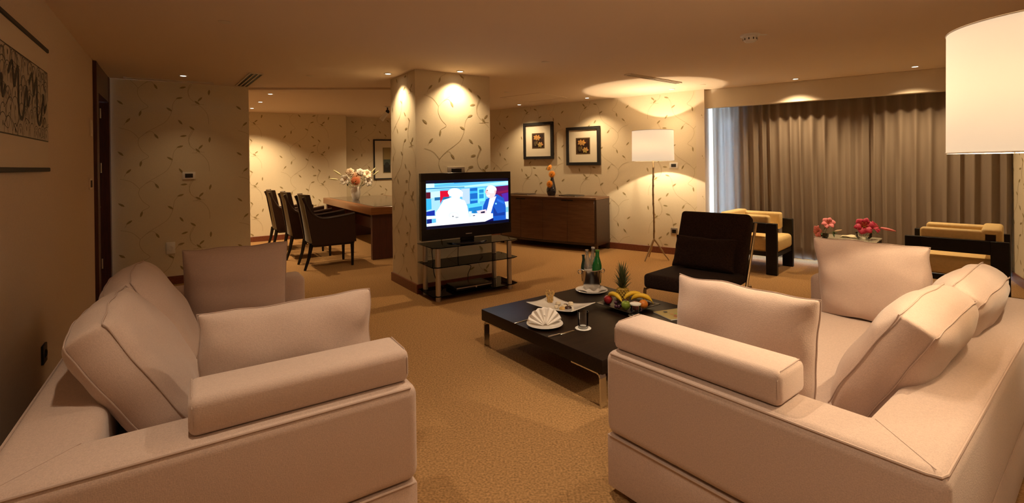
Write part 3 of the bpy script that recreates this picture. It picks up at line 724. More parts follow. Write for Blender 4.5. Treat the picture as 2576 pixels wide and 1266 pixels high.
# ------------------------------------------------------------------ floor lamps
def floor_lamp(label, x, y, rz, power, k_=1.0, group='floor lamps with white drum shades'):
    t = thing('floor_lamp', label, 'floor lamp', (x, y, 0), rz, group)
    bm = nb(); prof = []
    k = 0; z = 0.27
    pts, rs = [], []
    while z < 1.50:
        for dz, r in ((0, .0125), (.012, .0155), (.024, .0125), (.06, .0112), (.10, .0118)): pts.append((0.004 * math.sin(z * 9), 0.003 * math.cos(z * 7), z + dz)); rs.append(r)
        z += 0.13
    tube(bm, pts, rs, 12); obj('pole', bm, BRONZE, t)
    for k in range(3):
        a = k * 2 * PI / 3; c, s = math.cos(a), math.sin(a); bm = nb()
        p = [(0.0, 0.0, 0.30), (0.025 * c, 0.025 * s, 0.265), (0.09 * c, 0.09 * s, 0.17), (0.145 * c, 0.145 * s, 0.085), (0.205 * c, 0.205 * s, 0.006)]
        tube(bm, spline(p, 3), [.011, .011, .011, .0135, .010, .010, .0098, .013, .0095, .009, .0088, .0085, .008][:13], 10); obj('leg', bm, BRONZE, t)
    bm = nb(); r0, r1, z0, z1 = 0.292 * k_, 0.287 * k_, 1.418, 1.850 + 0.2 * (k_ - 1)
    lathe(bm, [(r0, z0), (r1, z1)], n=72); o = obj('lamp_shade', bm, SHADE, t, angle=60)
    md = o.modifiers.new('cloth', 'SOLIDIFY'); md.thickness = 0.002
    for z, r in ((z0, r0), (z1, r1)):
        bm = nb(); tube(bm, [(r * math.cos(2 * PI * j / 72), r * math.sin(2 * PI * j / 72), z) for j in range(72)], 0.0030, 6, closed=True)
        if z == z0:
            for k in range(3): a = k * 2 * PI / 3; cyl(bm, (0, 0, 1.52), (r0 * math.cos(a), r0 * math.sin(a), z0), 0.0022, n=6)
        obj('shade_ring', bm, WPLAST, o)
    bm = nb(); cyl(bm, (0, 0, 1.49), (0, 0, 1.54), 0.018); obj('socket', bm, WPLAST, t)
    bm = nb(); ball(bm, (0, 0, 1.566), 0.020, n=16); cyl(bm, (0, 0, 1.535), (0, 0, 1.552), 0.011, 0.015, n=14); obj('bulb', bm, BULB, t)
    l = bpy.data.lights.new('lamp', 'POINT'); l.energy = power; l.color = WARM; l.shadow_soft_size = 0.012
    lo = bpy.data.objects.new('lamp', l); C.objects.link(lo); lo.location = (0, 0, 1.605); lo.parent = t
    return t
floor_lamp('tripod floor lamp with a white drum shade beside the sideboard', 2.02, 6.98, R(95), 58)
floor_lamp('floor lamp with a big white drum shade behind the right sofa', 1.885, 1.655, R(-52), 72, 1.05)

# ------------------------------------------------------------------ coffee table and what is on it
CT = (0.492, 2.748); CTA = R(36.5); TZ = 0.285
t = thing('coffee_table', 'low square dark wood coffee table on bent steel legs', 'coffee table', (CT[0], CT[1], 0), CTA)
SZ = 1.25
bm = nb(); box(bm, 0, 0, 0.200, SZ, SZ, TZ, 0.004, 2); obj('tabletop', bm, WENGE, t)
for (x, y, sx, sy) in ((0, 0, 1, 1), (SZ, 0, -1, 1), (0, SZ, 1, -1), (SZ, SZ, -1, -1)):
    bm = nb()
    def flat(path, w):   # bent flat bar, in the plane of the y direction
        for a, b in zip(path, path[1:]):
            d = (Vector(b) - Vector(a)); L_ = d.length; an = math.atan2(d.z, d.y)
            box(bm, -w / 2, -0.002, -0.005, w / 2, L_ + 0.002, 0.005, M=Matrix.Translation(a) @ Matrix.Rotation(an, 4, 'X'))
    X = x + sx * 0.03; P_ = lambda dy, z: (X, y + sy * dy, z)
    flat([P_(0.26, 0.195), P_(0.05, 0.195), P_(0.032, 0.188), P_(0.024, 0.170), P_(0.022, 0.0)], 0.046)
    obj('leg', bm, CHROME, t)
# napkin on plate
t = tag(obj('dessert_plate', (lambda b: (lathe(b, [(0, 0.004), (0.075, 0.004), (0.118, 0.018), (0.126, 0.021), (0.124, 0.024), (0.075, 0.009), (0, 0.009)], n=40), lathe(b, [(0.070, 0), (0.074, 0.004)], n=40)))( bm := nb()) and bm, WHITE), 'round white plate carrying the fan folded napkin', 'plate'); t.location = (0.210, 3.345, TZ)
bm = nb()
def fan(u, v):
    a = R(12) + R(156) * u; r = 0.118 * (0.12 + 0.88 * v); pl = 0.010 * math.cos(u * PI * 16) * (0.25 + 0.75 * v)
    return (0.010 + r * math.cos(a) * 1.05 + 0.004, -0.022 + pl + 0.03 * v, r * math.sin(a) * (1.0 if v < 1 else 1.0))
grid(bm, fan, 64, 8)
def tail(u, v):
    x = -0.02 + 0.13 * v; w = 0.055 * (1 - 0.75 * v)
    return (0.02 + x, 0.012 + (u - 0.5) * 2 * w * 0.6 + 0.01, 0.105 * (1 - v) ** 0.8 * (1 - 0.35 * abs(2 * u - 1)) + 0.004)
grid(bm, tail, 10, 14)
o = obj('folded_napkin', bm, LINEN, angle=35); o.location = (0.195, 3.335, TZ + 0.010); o.rotation_euler = (0, 0, R(8)); tag(o, 'white napkin folded into a fan, standing on the round plate', 'napkin')
md = o.modifiers.new('cloth', 'SOLIDIFY'); md.thickness = 0.003
# cutlery
def knife():
    bm = nb(); box(bm, -0.10, -0.009, 0.0, 0.02, 0.009, 0.0022, 0.001, 1); box(bm, 0.02, -0.0065, 0.0, 0.115, 0.0065, 0.007, 0.0025, 2); return bm
def fork():
    bm = nb(); box(bm, -0.10, -0.004, 0.0, 0.03, 0.004, 0.004, 0.0015, 1); box(bm, 0.03, -0.011, 0.002, 0.06, 0.011, 0.0045, 0.001, 1)
    for k in range(4): box(bm, 0.055, -0.0108 + k * 0.0062, 0.002, 0.105, -0.0078 + k * 0.0062, 0.004)
    return bm
o = tag(obj('table_knife', knife(), CHROME), 'steel knife lying between the napkin plate and the tumbler', 'knife'); place(o, (0.314, 3.187, TZ + 0.0005), R(213.7))
o = tag(obj('table_fork', fork(), CHROME), 'steel fork lying left of the napkin plate', 'fork'); place(o, (0.078, 3.462, TZ + 0.0005), R(39))
# tumblers on paper coasters
def tumbler(x, y, label, lab2, lid=None, h=0.112, r=0.037):
    c = tag(obj('paper_coaster', (lambda b: lathe(b, [(0, 0), (0.054, 0), (0.055, 0.0008), (0.054, 0.0022), (0, 0.0022)], n=12) and b)(nb()), PAPER), lab2, 'coaster', 'paper coasters'); c.location = (x, y, TZ)
    t = thing('tumbler', label, 'glass', (x, y, TZ + 0.0025), 0, 'water tumblers')
    bm = nb(); lathe(bm, [(0, 0.0), (r * 0.86, 0.0), (r * 0.9, 0.004), (r, h), (r - 0.0022, h), (r * 0.86, 0.016), (0, 0.013)], n=36); obj('glass_body', bm, CLEAR, t)
    bm = nb(); lathe(bm, [(0, 0.003), (r * 0.8, 0.003), (r * 0.83, 0.012), (0, 0.012)], n=30); obj('thick_base', bm, mat('glass_base', (0.75, 0.75, 0.72), 0.15, spec=0.8), t)
    if lid: q = tag(obj('paper_cover', (lambda b: lathe(b, [(0, 0.003), (r * 0.9, 0.003), (r + 0.004, 0.0), (r + 0.004, -0.008), (r + 0.0015, -0.008), (r + 0.0015, 0.0), (0, 0.0015)], n=30) and b)(nb()), PAPER), lid, 'glass cover', 'paper glass covers'); q.location = (x, y, TZ + 0.0025 + h + 0.001)
tumbler(0.465, 3.288, 'clear tumbler on a white paper coaster before the snack dish', 'white paper coaster under the tumbler before the snack dish')
tumbler(0.885, 3.545, 'clear tumbler with a white paper cover in front of the fruit', 'white paper coaster under the covered tumbler', 'white paper cover on the tumbler in front of the fruit', 0.085, 0.037)
# snack dish
def dish(u, v):
    x, y = (u - 0.5), (v - 0.5); L_, W_ = 0.40, 0.27
    z = 0.012 + 0.022 * (2 * x) ** 2 * (1 if x > 0 else 0.7) + 0.012 * (2 * y) ** 2 - 0.01 * math.sin(PI * (u + 0.1))
    return (x * L_ * (1 + 0.10 * (2 * y) ** 2), y * W_ * (1 - 0.14 * math.cos(PI * x * 1.6)), max(z, 0.003))
bm = nb(); grid(bm, dish, 24, 16)
o = obj('snack_dish', bm, WHITE, angle=60); md = o.modifiers.new('china', 'SOLIDIFY'); md.thickness = 0.005; md.offset = 1
place(o, (0.36, 3.765, TZ + 0.001), R(-43)); tag(o, 'wavy rectangular white dish with canapes and breadsticks', 'dish')
PASTRY = mat('pastry', (0.62, 0.40, 0.14), 0.7, var=(60, 0.3, (1, 1, 1), 0.3)); CHOC = mat('chocolate', (0.045, 0.015, 0.010), 0.35); CANAPE = mat('canape_cream', (0.80, 0.70, 0.52), 0.6)
DM = Matrix.Translation((0.36, 3.765, TZ)) @ Matrix.Rotation(R(-43), 4, 'Z')
random.seed(11)
for k in range(8):
    bm = nb(); a = k * 0.8; x0, y0 = 0.014 * math.cos(a), 0.014 * math.sin(a)
    pts = [(x0 + 0.018 * math.cos(a) * q + 0.003 * math.sin(q * 9 + k), y0 + 0.016 * math.sin(a) * q, 0.098 * q * (0.8 + 0.05 * (k % 4))) for q in (0, .2, .4, .6, .8, 1.0)]
    tube(bm, pts, 0.0055, 7); o = obj('breadstick', bm, PASTRY); p = DM @ Vector((-0.125, 0.028, 0.014)); o.location = p
    tag(o, 'twisted golden breadstick standing in the bunch on the snack dish', 'breadstick', 'bunch of breadsticks')
CAN = [('canape', CHOC, 'dark round chocolate bite on the snack dish, the larger one', (0.085, -0.015), 0.026, 0.014), ('canape', CHOC, 'small dark chocolate bite in the middle of the snack dish', (0.025, 0.030), 0.017, 0.012), ('canape', PASTRY, 'golden pastry bite at the front of the snack dish', (0.062, -0.062), 0.022, 0.016), ('canape', CANAPE, 'pale cream canape beside the larger chocolate bite', (0.045, -0.012), 0.022, 0.018), ('canape', CANAPE, 'pale canape left of the golden pastry bite', (0.0, -0.05), 0.018, 0.014), ('canape', CANAPE, 'pale canape at the rear edge of the snack dish', (0.045, 0.072), 0.020, 0.022), ('canape', CANAPE, 'pale canape beside the breadsticks', (-0.045, 0.03), 0.021, 0.016)]
for nm, m_, lb, (x, y), r, h in CAN:
    bm = nb(); lathe(bm, [(0, 0), (r, 0), (r * 1.04, h * 0.5), (r * 0.85, h), (0, h * 1.1)], n=18)
    o = obj(nm, bm, m_); o.location = DM @ Vector((x, y, 0.013)); tag(o, lb, 'canape', 'canapes on the snack dish')
# ice bucket on its plate, with bottles
t = tag(obj('under_plate', (lambda b: lathe(b, [(0, 0.003), (0.09, 0.003), (0.135, 0.013), (0.140, 0.016), (0.137, 0.019), (0.09, 0.008), (0, 0.008)], n=44) and b)(nb()), WHITE), 'round white plate under the steel ice bucket', 'plate'); BK = Vector((0.677, 4.235, TZ)); t.location = BK
bm = nb()
def cloth(u, v):
    a = 2 * PI * u; r = 0.055 + 0.078 * v * (0.74 + 0.26 * math.cos(4 * a)); return (r * math.cos(a), r * math.sin(a), 0.0115 + 0.028 * math.sin(PI * v) * (0.6 + 0.4 * math.sin(6 * a + 1)) + 0.012 * v * abs(math.sin(3 * a)))
grid(bm, cloth, 64, 8, closed_u=True); o = obj('napkin', bm, LINEN, angle=60); o.location = BK; md = o.modifiers.new('cloth', 'SOLIDIFY'); md.thickness = 0.002; tag(o, 'crumpled white napkin around the foot of the ice bucket', 'napkin')
t = thing('ice_bucket', 'steel ice bucket with ring handles, holding bottles', 'ice bucket', BK + Vector((0, 0, 0.0095)))
bm = nb(); lathe(bm, [(0, 0.0), (0.066, 0.0), (0.070, 0.006), (0.087, 0.178), (0.091, 0.182), (0.087, 0.186), (0.083, 0.180), (0.066, 0.012), (0, 0.010)], n=44); obj('body', bm, CHROME, t)
for sg in (-1, 1):
    bm = nb(); c = Vector((sg * 0.102, 0, 0.165)); tube(bm, [c + Vector((0.017 * math.cos(a * PI / 8), 0, 0.017 * math.sin(a * PI / 8))) for a in range(16)], 0.004, 8, closed=True); cyl(bm, (sg * 0.084, 0, 0.172), (sg * 0.092, 0, 0.172), 0.008, n=10); obj('ring_handle', bm, CHROME, t)
t.rotation_euler = (0, 0, R(8))
GREENG = mat('green_bottle_glass', (0.01, 0.16, 0.03), 0.08, spec=0.7); DGREEN = mat('dark_green_glass', (0.008, 0.045, 0.03), 0.1, spec=0.7)
CLEARB = mixmat('clear_bottle_glass', [('transparent', (0.80, 0.85, 0.85), 0.55, 0), ('glossy', (0.9, 0.9, 0.9), 0.25, 0.08), ('diffuse', (0.62, 0.62, 0.60), 0.20, 0)])
def bottle(label, dx, dy, h, r, m, cap, tilt, base, lab=None):
    t = thing('bottle', label, 'bottle', BK + Vector((dx, dy, base)), 0, 'bottles in the ice bucket'); t.rotation_euler = tilt
    bm = nb(); lathe(bm, [(0, 0), (r * 0.9, 0), (r, 0.006), (r, h * 0.52), (r * 0.8, h * 0.64), (r * 0.42, h * 0.80), (r * 0.38, h * 0.94), (r * 0.44, h * 0.95), (r * 0.44, h * 0.965), (0, h * 0.965)], n=24); obj('glass_body', bm, m, t)
    bm = nb(); lathe(bm, [(0, h * 1.0), (r * 0.46, h * 0.995), (r * 0.48, h * 0.955), (r * 0.44, h * 0.95)], n=18); obj('cap', bm, cap, t)
    if lab:
        bm = nb(); lathe(bm, [(r * 1.012, h * 0.30), (r * 1.012, h * 0.46)], n=24); obj('label', bm, lab, t)
bottle('green glass bottle at the right of the ice bucket', 0.042, -0.004, 0.285, 0.041, GREENG, mat('green_cap', (0.10, 0.30, 0.03), 0.4), (R(-2), R(3), 0), 0.075)
bottle('clear glass bottle at the back of the ice bucket, leaning right', 0.006, 0.036, 0.30, 0.034, CLEARB, mat('cap_white', (0.7, 0.68, 0.66), 0.4), (R(-3), R(4), 0), 0.078, PAPER)
bottle('clear glass bottle at the front of the ice bucket', -0.022, -0.026, 0.30, 0.034, CLEARB, mat('cap_silver', (0.7, 0.66, 0.62), 0.3, 1.0), (R(2), R(-4), 0), 0.07, PAPER)
bottle('small dark green bottle at the left of the ice bucket', -0.052, 0.020, 0.23, 0.029, DGREEN, mat('cap_dark', (0.02, 0.05, 0.05), 0.3), (R(-2), R(-3), 0), 0.085)
# fruit platter
FP = Vector((0.868, 3.745, TZ)); FA = R(36.5)
bm = nb()
def plat(u, v):
    x, y = u - 0.5, v - 0.5; m_ = max(abs(x), abs(y)) * 2
    return (x * 0.36, y * 0.36, 0.004 + 0.028 * max(0, (m_ - 0.45) / 0.55) ** 1.6)
grid(bm, plat, 20, 20); o = obj('fruit_platter', bm, mat('dark_glass_platter', (0.012, 0.010, 0.009), 0.3, spec=0.3), angle=50); md = o.modifiers.new('glass', 'SOLIDIFY'); md.thickness = 0.004; md.offset = 1
place(o, FP, FA); tag(o, 'square dark glass platter holding the fruit', 'platter')
def fruit(name, label, cat, p, group, build, m, rz=0.0, rx=0.0, ry=0.0):
    t = thing(name, label, cat, p, rz, group); t.rotation_euler = (rx, ry, rz); build(t, m); return t
def apple(t, m):
    bm = nb(); r = 0.037
    lathe(bm, [(0, 0.008), (r * 0.3, 0.001), (r * 0.72, 0.010), (r, r * 0.95), (r * 0.9, r * 1.5), (r * 0.5, r * 1.82), (r * 0.18, r * 1.76), (0, r * 1.62)], n=28); obj('flesh', bm, m, t, sub=1)
    bm = nb(); tube(bm, [(0, 0, r * 1.6), (0.002, 0, r * 1.9), (0.005, 0.002, r * 2.1)], 0.0015, 6); obj('stem', bm, mat('stem_brown', (0.09, 0.05, 0.02), 0.8), t)
RED = mat('red_apple_skin', (0.30, 0.012, 0.016), 0.22, coat=0.4, var=(18, 0.5, (1, 1, 0.3), 0)); GRN = mat('green_apple_skin', (0.25, 0.36, 0.04), 0.25, coat=0.4, var=(20, 0.25, (1, 1, 1), 0)); ORG = mat('orange_peel', (0.62, 0.20, 0.025), 0.4, var=(150, 0.08, (1, 1, 1), 0.3)); BAN = mat('banana_peel', (0.80, 0.52, 0.03), 0.45, var=(14, 0.12, (1, 1, 1), 0)); GRAPE = mat('dark_grape_skin', (0.045, 0.010, 0.030), 0.25, coat=0.5)
fl = 0.012
fruit('apple', 'red apple at the left end of the fruit platter', 'apple', (0.735, 3.80, TZ + fl), 'apples', apple, RED)
fruit('apple', 'red apple at the front of the platter behind the covered tumbler', 'apple', (0.905, 3.625, TZ + fl), 'apples', apple, RED, 1.0)
fruit('apple', 'green apple at the front of the fruit platter', 'apple', (0.838, 3.645, TZ + fl), 'apples', apple, GRN, 0.4)
def orange(t, m):
    bm = nb(); ball(bm, (0, 0, 0.034), 0.034, n=22); obj('peel', bm, m, t)
    bm = nb(); lathe(bm, [(0, 0.0690), (0.004, 0.0685), (0.005, 0.067)], n=8); obj('stem_button', bm, GRN, t)
fruit('orange', 'orange at the right end of the fruit platter', 'orange', (0.975, 3.67, TZ + fl), None, orange, ORG)
def banana(t, m):
    bm = nb(); pts, rs = [], []
    for k in range(13):
        a = R(-58 + 116 * k / 12); pts.append((0.085 * math.sin(a) * 1.05, 0, 0.085 * math.cos(a) - 0.085)); q = k / 12; rs.append(0.0175 * min(1, 0.28 + 3.2 * min(q, 1 - q)) if 0 < k < 12 else 0.005)
    tube(bm, pts, rs, 10); obj('peel', bm, m, t)
    bm = nb(); e_ = Vector(pts[-1]); d_ = (e_ - Vector(pts[-2])).normalized(); cyl(bm, e_ - d_ * 0.003, e_ + d_ * 0.02, 0.0055, 0.0045, n=8); obj('stem', bm, mat('banana_stem', (0.35, 0.24, 0.05), 0.6), t)
fruit('banana', 'yellow banana curling over the left red apple', 'banana', (0.772, 3.745, TZ + 0.105), 'bananas', banana, BAN, R(-62), R(10))
fruit('banana', 'yellow banana on the right of the pineapple, the rear one', 'banana', (0.930, 3.785, TZ + 0.100), 'bananas', banana, BAN, R(8), R(-8))
fruit('banana', 'yellow banana on top of the right pile, the front one', 'banana', (0.975, 3.720, TZ + 0.098), 'bananas', banana, BAN, R(-22), R(5))
random.seed(5)
GP = [(0.79, 3.665), (0.81, 3.70), (0.775, 3.70), (0.80, 3.74), (0.835, 3.71), (0.86, 3.74), (0.77, 3.675), (0.935, 3.585), (0.87, 3.60), (1.00, 3.74), (1.03, 3.735), (0.89, 3.70)]
for k, (x, y) in enumerate(GP):
    bm = nb(); ball(bm, (0, 0, 0), 0.0135, 1, 1, 1.1, 12); o = obj('grape', bm, GRAPE); o.location = (x, y, TZ + 0.016 + 0.0145 + (0.02 if 1 < k < 6 else 0)); tag(o, 'dark purple grape among the fruit on the platter', 'grape', 'loose dark grapes')
PINE = mat('pineapple_skin', (0.42, 0.27, 0.035), 0.6, var=(30, 0.4, (1, 1, 1), 0.3)); PLEAF = mat('pineapple_leaf', (0.075, 0.095, 0.035), 0.5, var=(20, 0.25, (1, 1, 1), 0))
t = thing('pineapple', 'pineapple with a tall spiky crown standing at the back of the platter', 'pineapple', (0.868, 3.885, TZ + 0.010))
bm = nb(); lathe(bm, [(0, 0), (0.03, 0.0), (0.044, 0.02), (0.048, 0.055), (0.042, 0.09), (0.025, 0.108), (0, 0.11)], n=24)
for zi in range(7):
    for k in range(12):
        a = (k + 0.5 * (zi % 2)) * PI / 6; z = 0.014 + zi * 0.0135; r = 0.0475 * math.sqrt(max(0.2, 1 - ((z - 0.055) / 0.075) ** 2)); p = Vector((r * math.cos(a), r * math.sin(a), z))
        ball(bm, p, 0.0085, 1, 1, 0.9, 8)
obj('body', bm, PINE, t)
random.seed(9)
bm = nb()
for k in range(58):
    q = k / 58.0; a = k * 2.39996; L_ = 0.075 + 0.075 * q; out = 1.0 - 0.75 * q; z0 = 0.095 + 0.10 * q
    d = Vector((math.cos(a), math.sin(a), 0)); w0 = 0.0105 * (1 - 0.3 * q); s_ = Vector((-d.y, d.x, 0))
    prev = None
    for j in range(5):
        f_ = j / 4; c = d * (0.014 * (1 - q) + L_ * out * 0.80 * f_ ** 1.1) + Vector((0, 0, z0 + L_ * (0.95 * f_ - 0.12 * out * f_ * f_ * 2))); w = w0 * (1 - f_) ** 0.7 + 0.0004
        row = [bm.verts.new(c - s_ * w), bm.verts.new(c + d * -0.002 * (1 - f_)), bm.verts.new(c + s_ * w)]
        if prev: bm.faces.new((prev[0], prev[1], row[1], row[0])); bm.faces.new((prev[1], prev[2], row[2], row[1]))
        prev = row
o = obj('crown', bm, PLEAF, t, angle=80); md = o.modifiers.new('leaf', 'SOLIDIFY'); md.thickness = 0.0012
# magazine
t = thing('magazine', 'magazine with a muted green and gold cover on the coffee table behind the fruit', 'magazine', (1.19, 3.56, TZ), R(20))
bm = nb(); box(bm, -0.13, -0.10, 0.0005, 0.13, 0.10, 0.006); obj('pages', bm, PAPER, t)
cvb = Canvas(); cvb.poly([(-.131, -.101), (.131, -.101), (.131, .101), (-.131, .101)], srgb(150, 132, 74)); rm = random.Random(2)
for k in range(14): cvb.disc((rm.uniform(-.1, .1), rm.uniform(-.075, .075)), rm.uniform(.01, .03), rm.uniform(.008, .02), srgb(rm.randint(80, 190), rm.randint(70, 150), rm.randint(40, 80)), 10, rm.uniform(0, 3))
bmesh.ops.transform(cvb.bm, matrix=Matrix.Translation((0, 0, 0.0065)) @ Matrix.Rotation(R(-90), 4, 'X'), verts=cvb.bm.verts); obj('cover', cvb.bm, ART, t, recalc=False)

# ------------------------------------------------------------------ television and stand
ST = Vector((-0.773, 4.993)); SU = Vector((0.835, 0.549)); SV = Vector((-0.549, 0.835)); SA = math.atan2(SU.y, SU.x)
t = thing('tv_stand', 'three tier smoked glass television stand with silver tube legs', 'television stand', (ST.x, ST.y, 0), SA)
ZS = (0.056, 0.352, 0.553)
for z, nm in zip(ZS, ('shelf', 'shelf', 'glass_top')):
    bm = nb(); prism(bm, [(-0.06, 0.0), (0.02, -0.035), (0.90, -0.035), (0.98, 0.0), (0.98, 0.40), (-0.06, 0.40)], z - 0.008, z, 0.002, 1); obj(nm, bm, SMOKE, t)
for x in (0.0, 0.87):
    for y in (0.0, 0.33):
        bm = nb()
        for z0, z1 in ((0.0, 0.046), (0.058, 0.342), (0.354, 0.544)): cyl(bm, (x, y, z0), (x, y, z1), 0.027, n=24)
        obj('leg', bm, STEEL, t)
t = thing('television', 'black flat screen television showing a studio talk between two people', 'television', (ST.x, ST.y, 0.5535), SA)
TY = 0.14; X0, X1, TZ0, TZ1 = -0.115, 0.995, 0.055, 0.762
bm = nb()
sx0, sx1, sz0, sz1 = -0.055, 0.965, 0.205, 0.653
box(bm, X0, TY + 0.012, TZ0, X1, TY + 0.075, TZ1, 0.012, 3)
for (a0, b0, a1, b1) in ((X0, TZ0, X1, sz0 - 0.03), (X0, sz1 + 0.03, X1, TZ1), (X0, sz0 - 0.03, sx0 - 0.004, sz1 + 0.03), (sx1 + 0.004, sz0 - 0.03, X1, sz1 + 0.03)): box(bm, a0, TY, b0, a1, TY + 0.02, b1, 0.003, 1)
box(bm, 0.1, TY + 0.06, 0.14, 0.78, TY + 0.115, 0.6, 0.02, 2)
obj('casing', bm, BLACK, t)
bm = nb(); box(bm, sx0 - 0.004, TY + 0.010, sz0 - 0.03, sx1 + 0.004, TY + 0.013, sz1 + 0.03); obj('dark_screen_margin', bm, mat('screen_black', (0.004, 0.004, 0.014), 0.15, emit=(0.010, 0.012, 0.06), es=0.35), t)
bm = nb(); box(bm, 0.36, TY + 0.02, 0.012, 0.52, TY + 0.07, 0.10, 0.01, 2); lathe(bm, [(0, 0.014), (0.235, 0.010), (0.245, 0.0), (0, 0.0)], c=(0, 0, 0), n=40, M=Matrix.Translation((0.44, TY + 0.045, 0)) @ Matrix.Scale(0.62, 4, (0, 1, 0))); obj('pedestal', bm, BLACK, t)
bm = nb(); box(bm, 0.40, TY - 0.002, 0.088, 0.475, TY, 0.097); obj('maker_badge', bm, STEEL, t)
# the picture on the screen (drawn in its own picture units, 1458 x 740)
cv = Canvas(TY + 0.0098, 0.00005)
def sp(x, y):
    u = (x - 235) / 1458.0; top = 185 - 85 * u; bot = 925 - 127 * u; v = (bot - y) / (bot - top)
    u = max(0, min(1, u)); v = max(0, min(1, v)); return (sx0 + (sx1 - sx0) * u, sz0 + (sz1 - sz0) * v)
def pg(pts, c): cv.poly([sp(*p) for p in pts], srgb(*c))
def el(c, rx, rz, col, n=22): cv.poly([sp(c[0] + rx * math.cos(2 * PI * k / n), c[1] + rz * math.sin(2 * PI * k / n)) for k in range(n)], srgb(*col))
pg([(235, 185), (1693, 100), (1693, 798), (235, 925)], (90, 175, 225))
pg([(235, 170), (800, 120), (1000, 130), (240, 225)], (40, 150, 215)); pg([(360, 185), (700, 140), (700, 165), (370, 205)], (120, 215, 245)); pg([(235, 185), (370, 178), (370, 250), (235, 258)], (190, 240, 252))
pg([(235, 258), (900, 205), (1693, 105), (1693, 170), (900, 235), (235, 300)], (165, 225, 245)); pg([(235, 262), (880, 222), (880, 236), (235, 284)], (40, 120, 175))
pg([(235, 300), (460, 290), (470, 720), (235, 740)], (150, 200, 235)); pg([(225, 335), (305, 330), (305, 440), (225, 445)], (80, 10, 30)); pg([(235, 450), (315, 445), (320, 620), (235, 650)], (50, 165, 215))
pg([(310, 330), (460, 310), (460, 420), (310, 430)], (185, 225, 245)); pg([(370, 420), (620, 400), (620, 445), (370, 475)], (25, 95, 145)); pg([(460, 305), (610, 295), (610, 405), (515, 410), (462, 530)], (196, 8, 44)); pg([(235, 670), (370, 640), (370, 735), (235, 740)], (10, 40, 150)); pg([(240, 800), (320, 790), (320, 870), (240, 885)], (10, 30, 110)); pg([(235, 745), (420, 735), (420, 785), (235, 800)], (210, 220, 245))
pg([(820, 265), (970, 250), (970, 520), (850, 540)], (170, 195, 228)); pg([(975, 250), (1110, 235), (1110, 520), (975, 530)], (15, 95, 180)); pg([(975, 300), (1110, 290), (1110, 330), (975, 345)], (50, 160, 215)); pg([(985, 440), (1110, 430), (1110, 460), (985, 475)], (60, 160, 220))
pg([(1112, 250), (1250, 235), (1250, 470), (1150, 480), (1150, 560), (1125, 560)], (110, 210, 240)); pg([(1140, 270), (1225, 262), (1225, 420), (1140, 430)], (30, 130, 190)); pg([(1140, 330), (1225, 322), (1225, 345), (1140, 352)], (80, 190, 230)); pg([(950, 530), (1110, 505), (1200, 545), (1180, 610), (950, 620)], (80, 190, 225)); pg([(950, 600), (1190, 560), (1190, 680), (950, 690)], (25, 120, 190))
pg([(1440, 210), (1693, 180), (1693, 480), (1440, 420)], (92, 12, 78)); pg([(1470, 300), (1693, 260), (1693, 300), (1500, 335)], (120, 20, 70)); pg([(1560, 340), (1693, 310), (1693, 500), (1600, 470)], (75, 35, 150)); pg([(1620, 480), (1693, 470), (1693, 798), (1620, 805)], (190, 220, 240)); pg([(1630, 580), (1690, 570), (1690, 660), (1630, 670)], (110, 180, 195))
# pale table
pg([(235, 880), (420, 850), (900, 700), (1390, 680), (1390, 775), (1240, 840), (240, 925)], (238, 242, 252)); pg([(1240, 838), (1390, 772), (1693, 790), (1693, 798), (1240, 840)], (6, 10, 80))
# person in white at the left
pg([(390, 860), (385, 680), (430, 620), (520, 460), (640, 420), (680, 400), (780, 430), (880, 470), (925, 570), (945, 720), (900, 790), (640, 850)], (248, 244, 244)); el((725, 375), 78, 108, (252, 226, 226)); el((715, 330), 125, 75, (253, 246, 244)); pg([(600, 330), (660, 300), (660, 390), (620, 395)], (253, 246, 244)); pg([(790, 300), (850, 320), (840, 400), (800, 400)], (253, 246, 244)); pg([(650, 470), (800, 465), (725, 560)], (252, 228, 224)); pg([(410, 700), (520, 690), (520, 830), (420, 840)], (232, 226, 246))
el((685, 730), 92, 62, (206, 212, 216)); el((690, 735), 70, 46, (226, 230, 232)); el((672, 748), 16, 10, (90, 100, 110)); el((740, 765), 30, 10, (150, 158, 165))
# person in a blue jacket at the right
pg([(1200, 640), (1210, 560), (1265, 440), (1320, 415), (1470, 345), (1600, 410), (1640, 560), (1640, 800), (1400, 830), (1390, 690), (1270, 690)], (18, 78, 176)); pg([(1330, 430), (1460, 380), (1390, 560), (1350, 690), (1260, 690), (1300, 560)], (240, 238, 246)); pg([(1400, 560), (1480, 690), (1620, 660), (1620, 720), (1400, 740)], (10, 50, 140)); pg([(1460, 420), (1600, 470), (1610, 520), (1480, 470)], (30, 100, 200))
el((1355, 305), 95, 118, (240, 196, 196)); el((1375, 262), 92, 68, (246, 222, 218)); el((1270, 310), 18, 26, (226, 172, 170)); el((1290, 282), 15, 8, (90, 60, 70)); el((1440, 300), 18, 30, (232, 180, 178)); pg([(1270, 372), (1330, 360), (1335, 382), (1280, 392)], (236, 228, 230)); el((1450, 515), 18, 16, (120, 190, 240))
pg([(1090, 650), (1260, 620), (1280, 690), (1120, 710)], (236, 200, 204)); pg([(1165, 665), (1240, 650), (1240, 685), (1165, 690)], (16, 24, 60)); pg([(1030, 640), (1080, 630), (1080, 690), (1030, 695)], (30, 110, 170)); pg([(1020, 728), (1060, 722), (1060, 738), (1020, 742)], (20, 40, 80)); pg([(945, 660), (1000, 655), (1000, 755), (945, 760)], (196, 214, 230))
obj('picture', cv.bm, SCREEN, t, recalc=False)
def stw(x, y, z): v = ST + SU * x + SV * y; return (v.x, v.y, z)
t = thing('dvd_player', 'flat black disc player on the bottom shelf of the television stand', 'disc player', stw(0.44, 0.16, 0.0565), SA)
bm = nb(); box(bm, -0.22, -0.13, 0.004, 0.22, 0.12, 0.045, 0.004, 2)
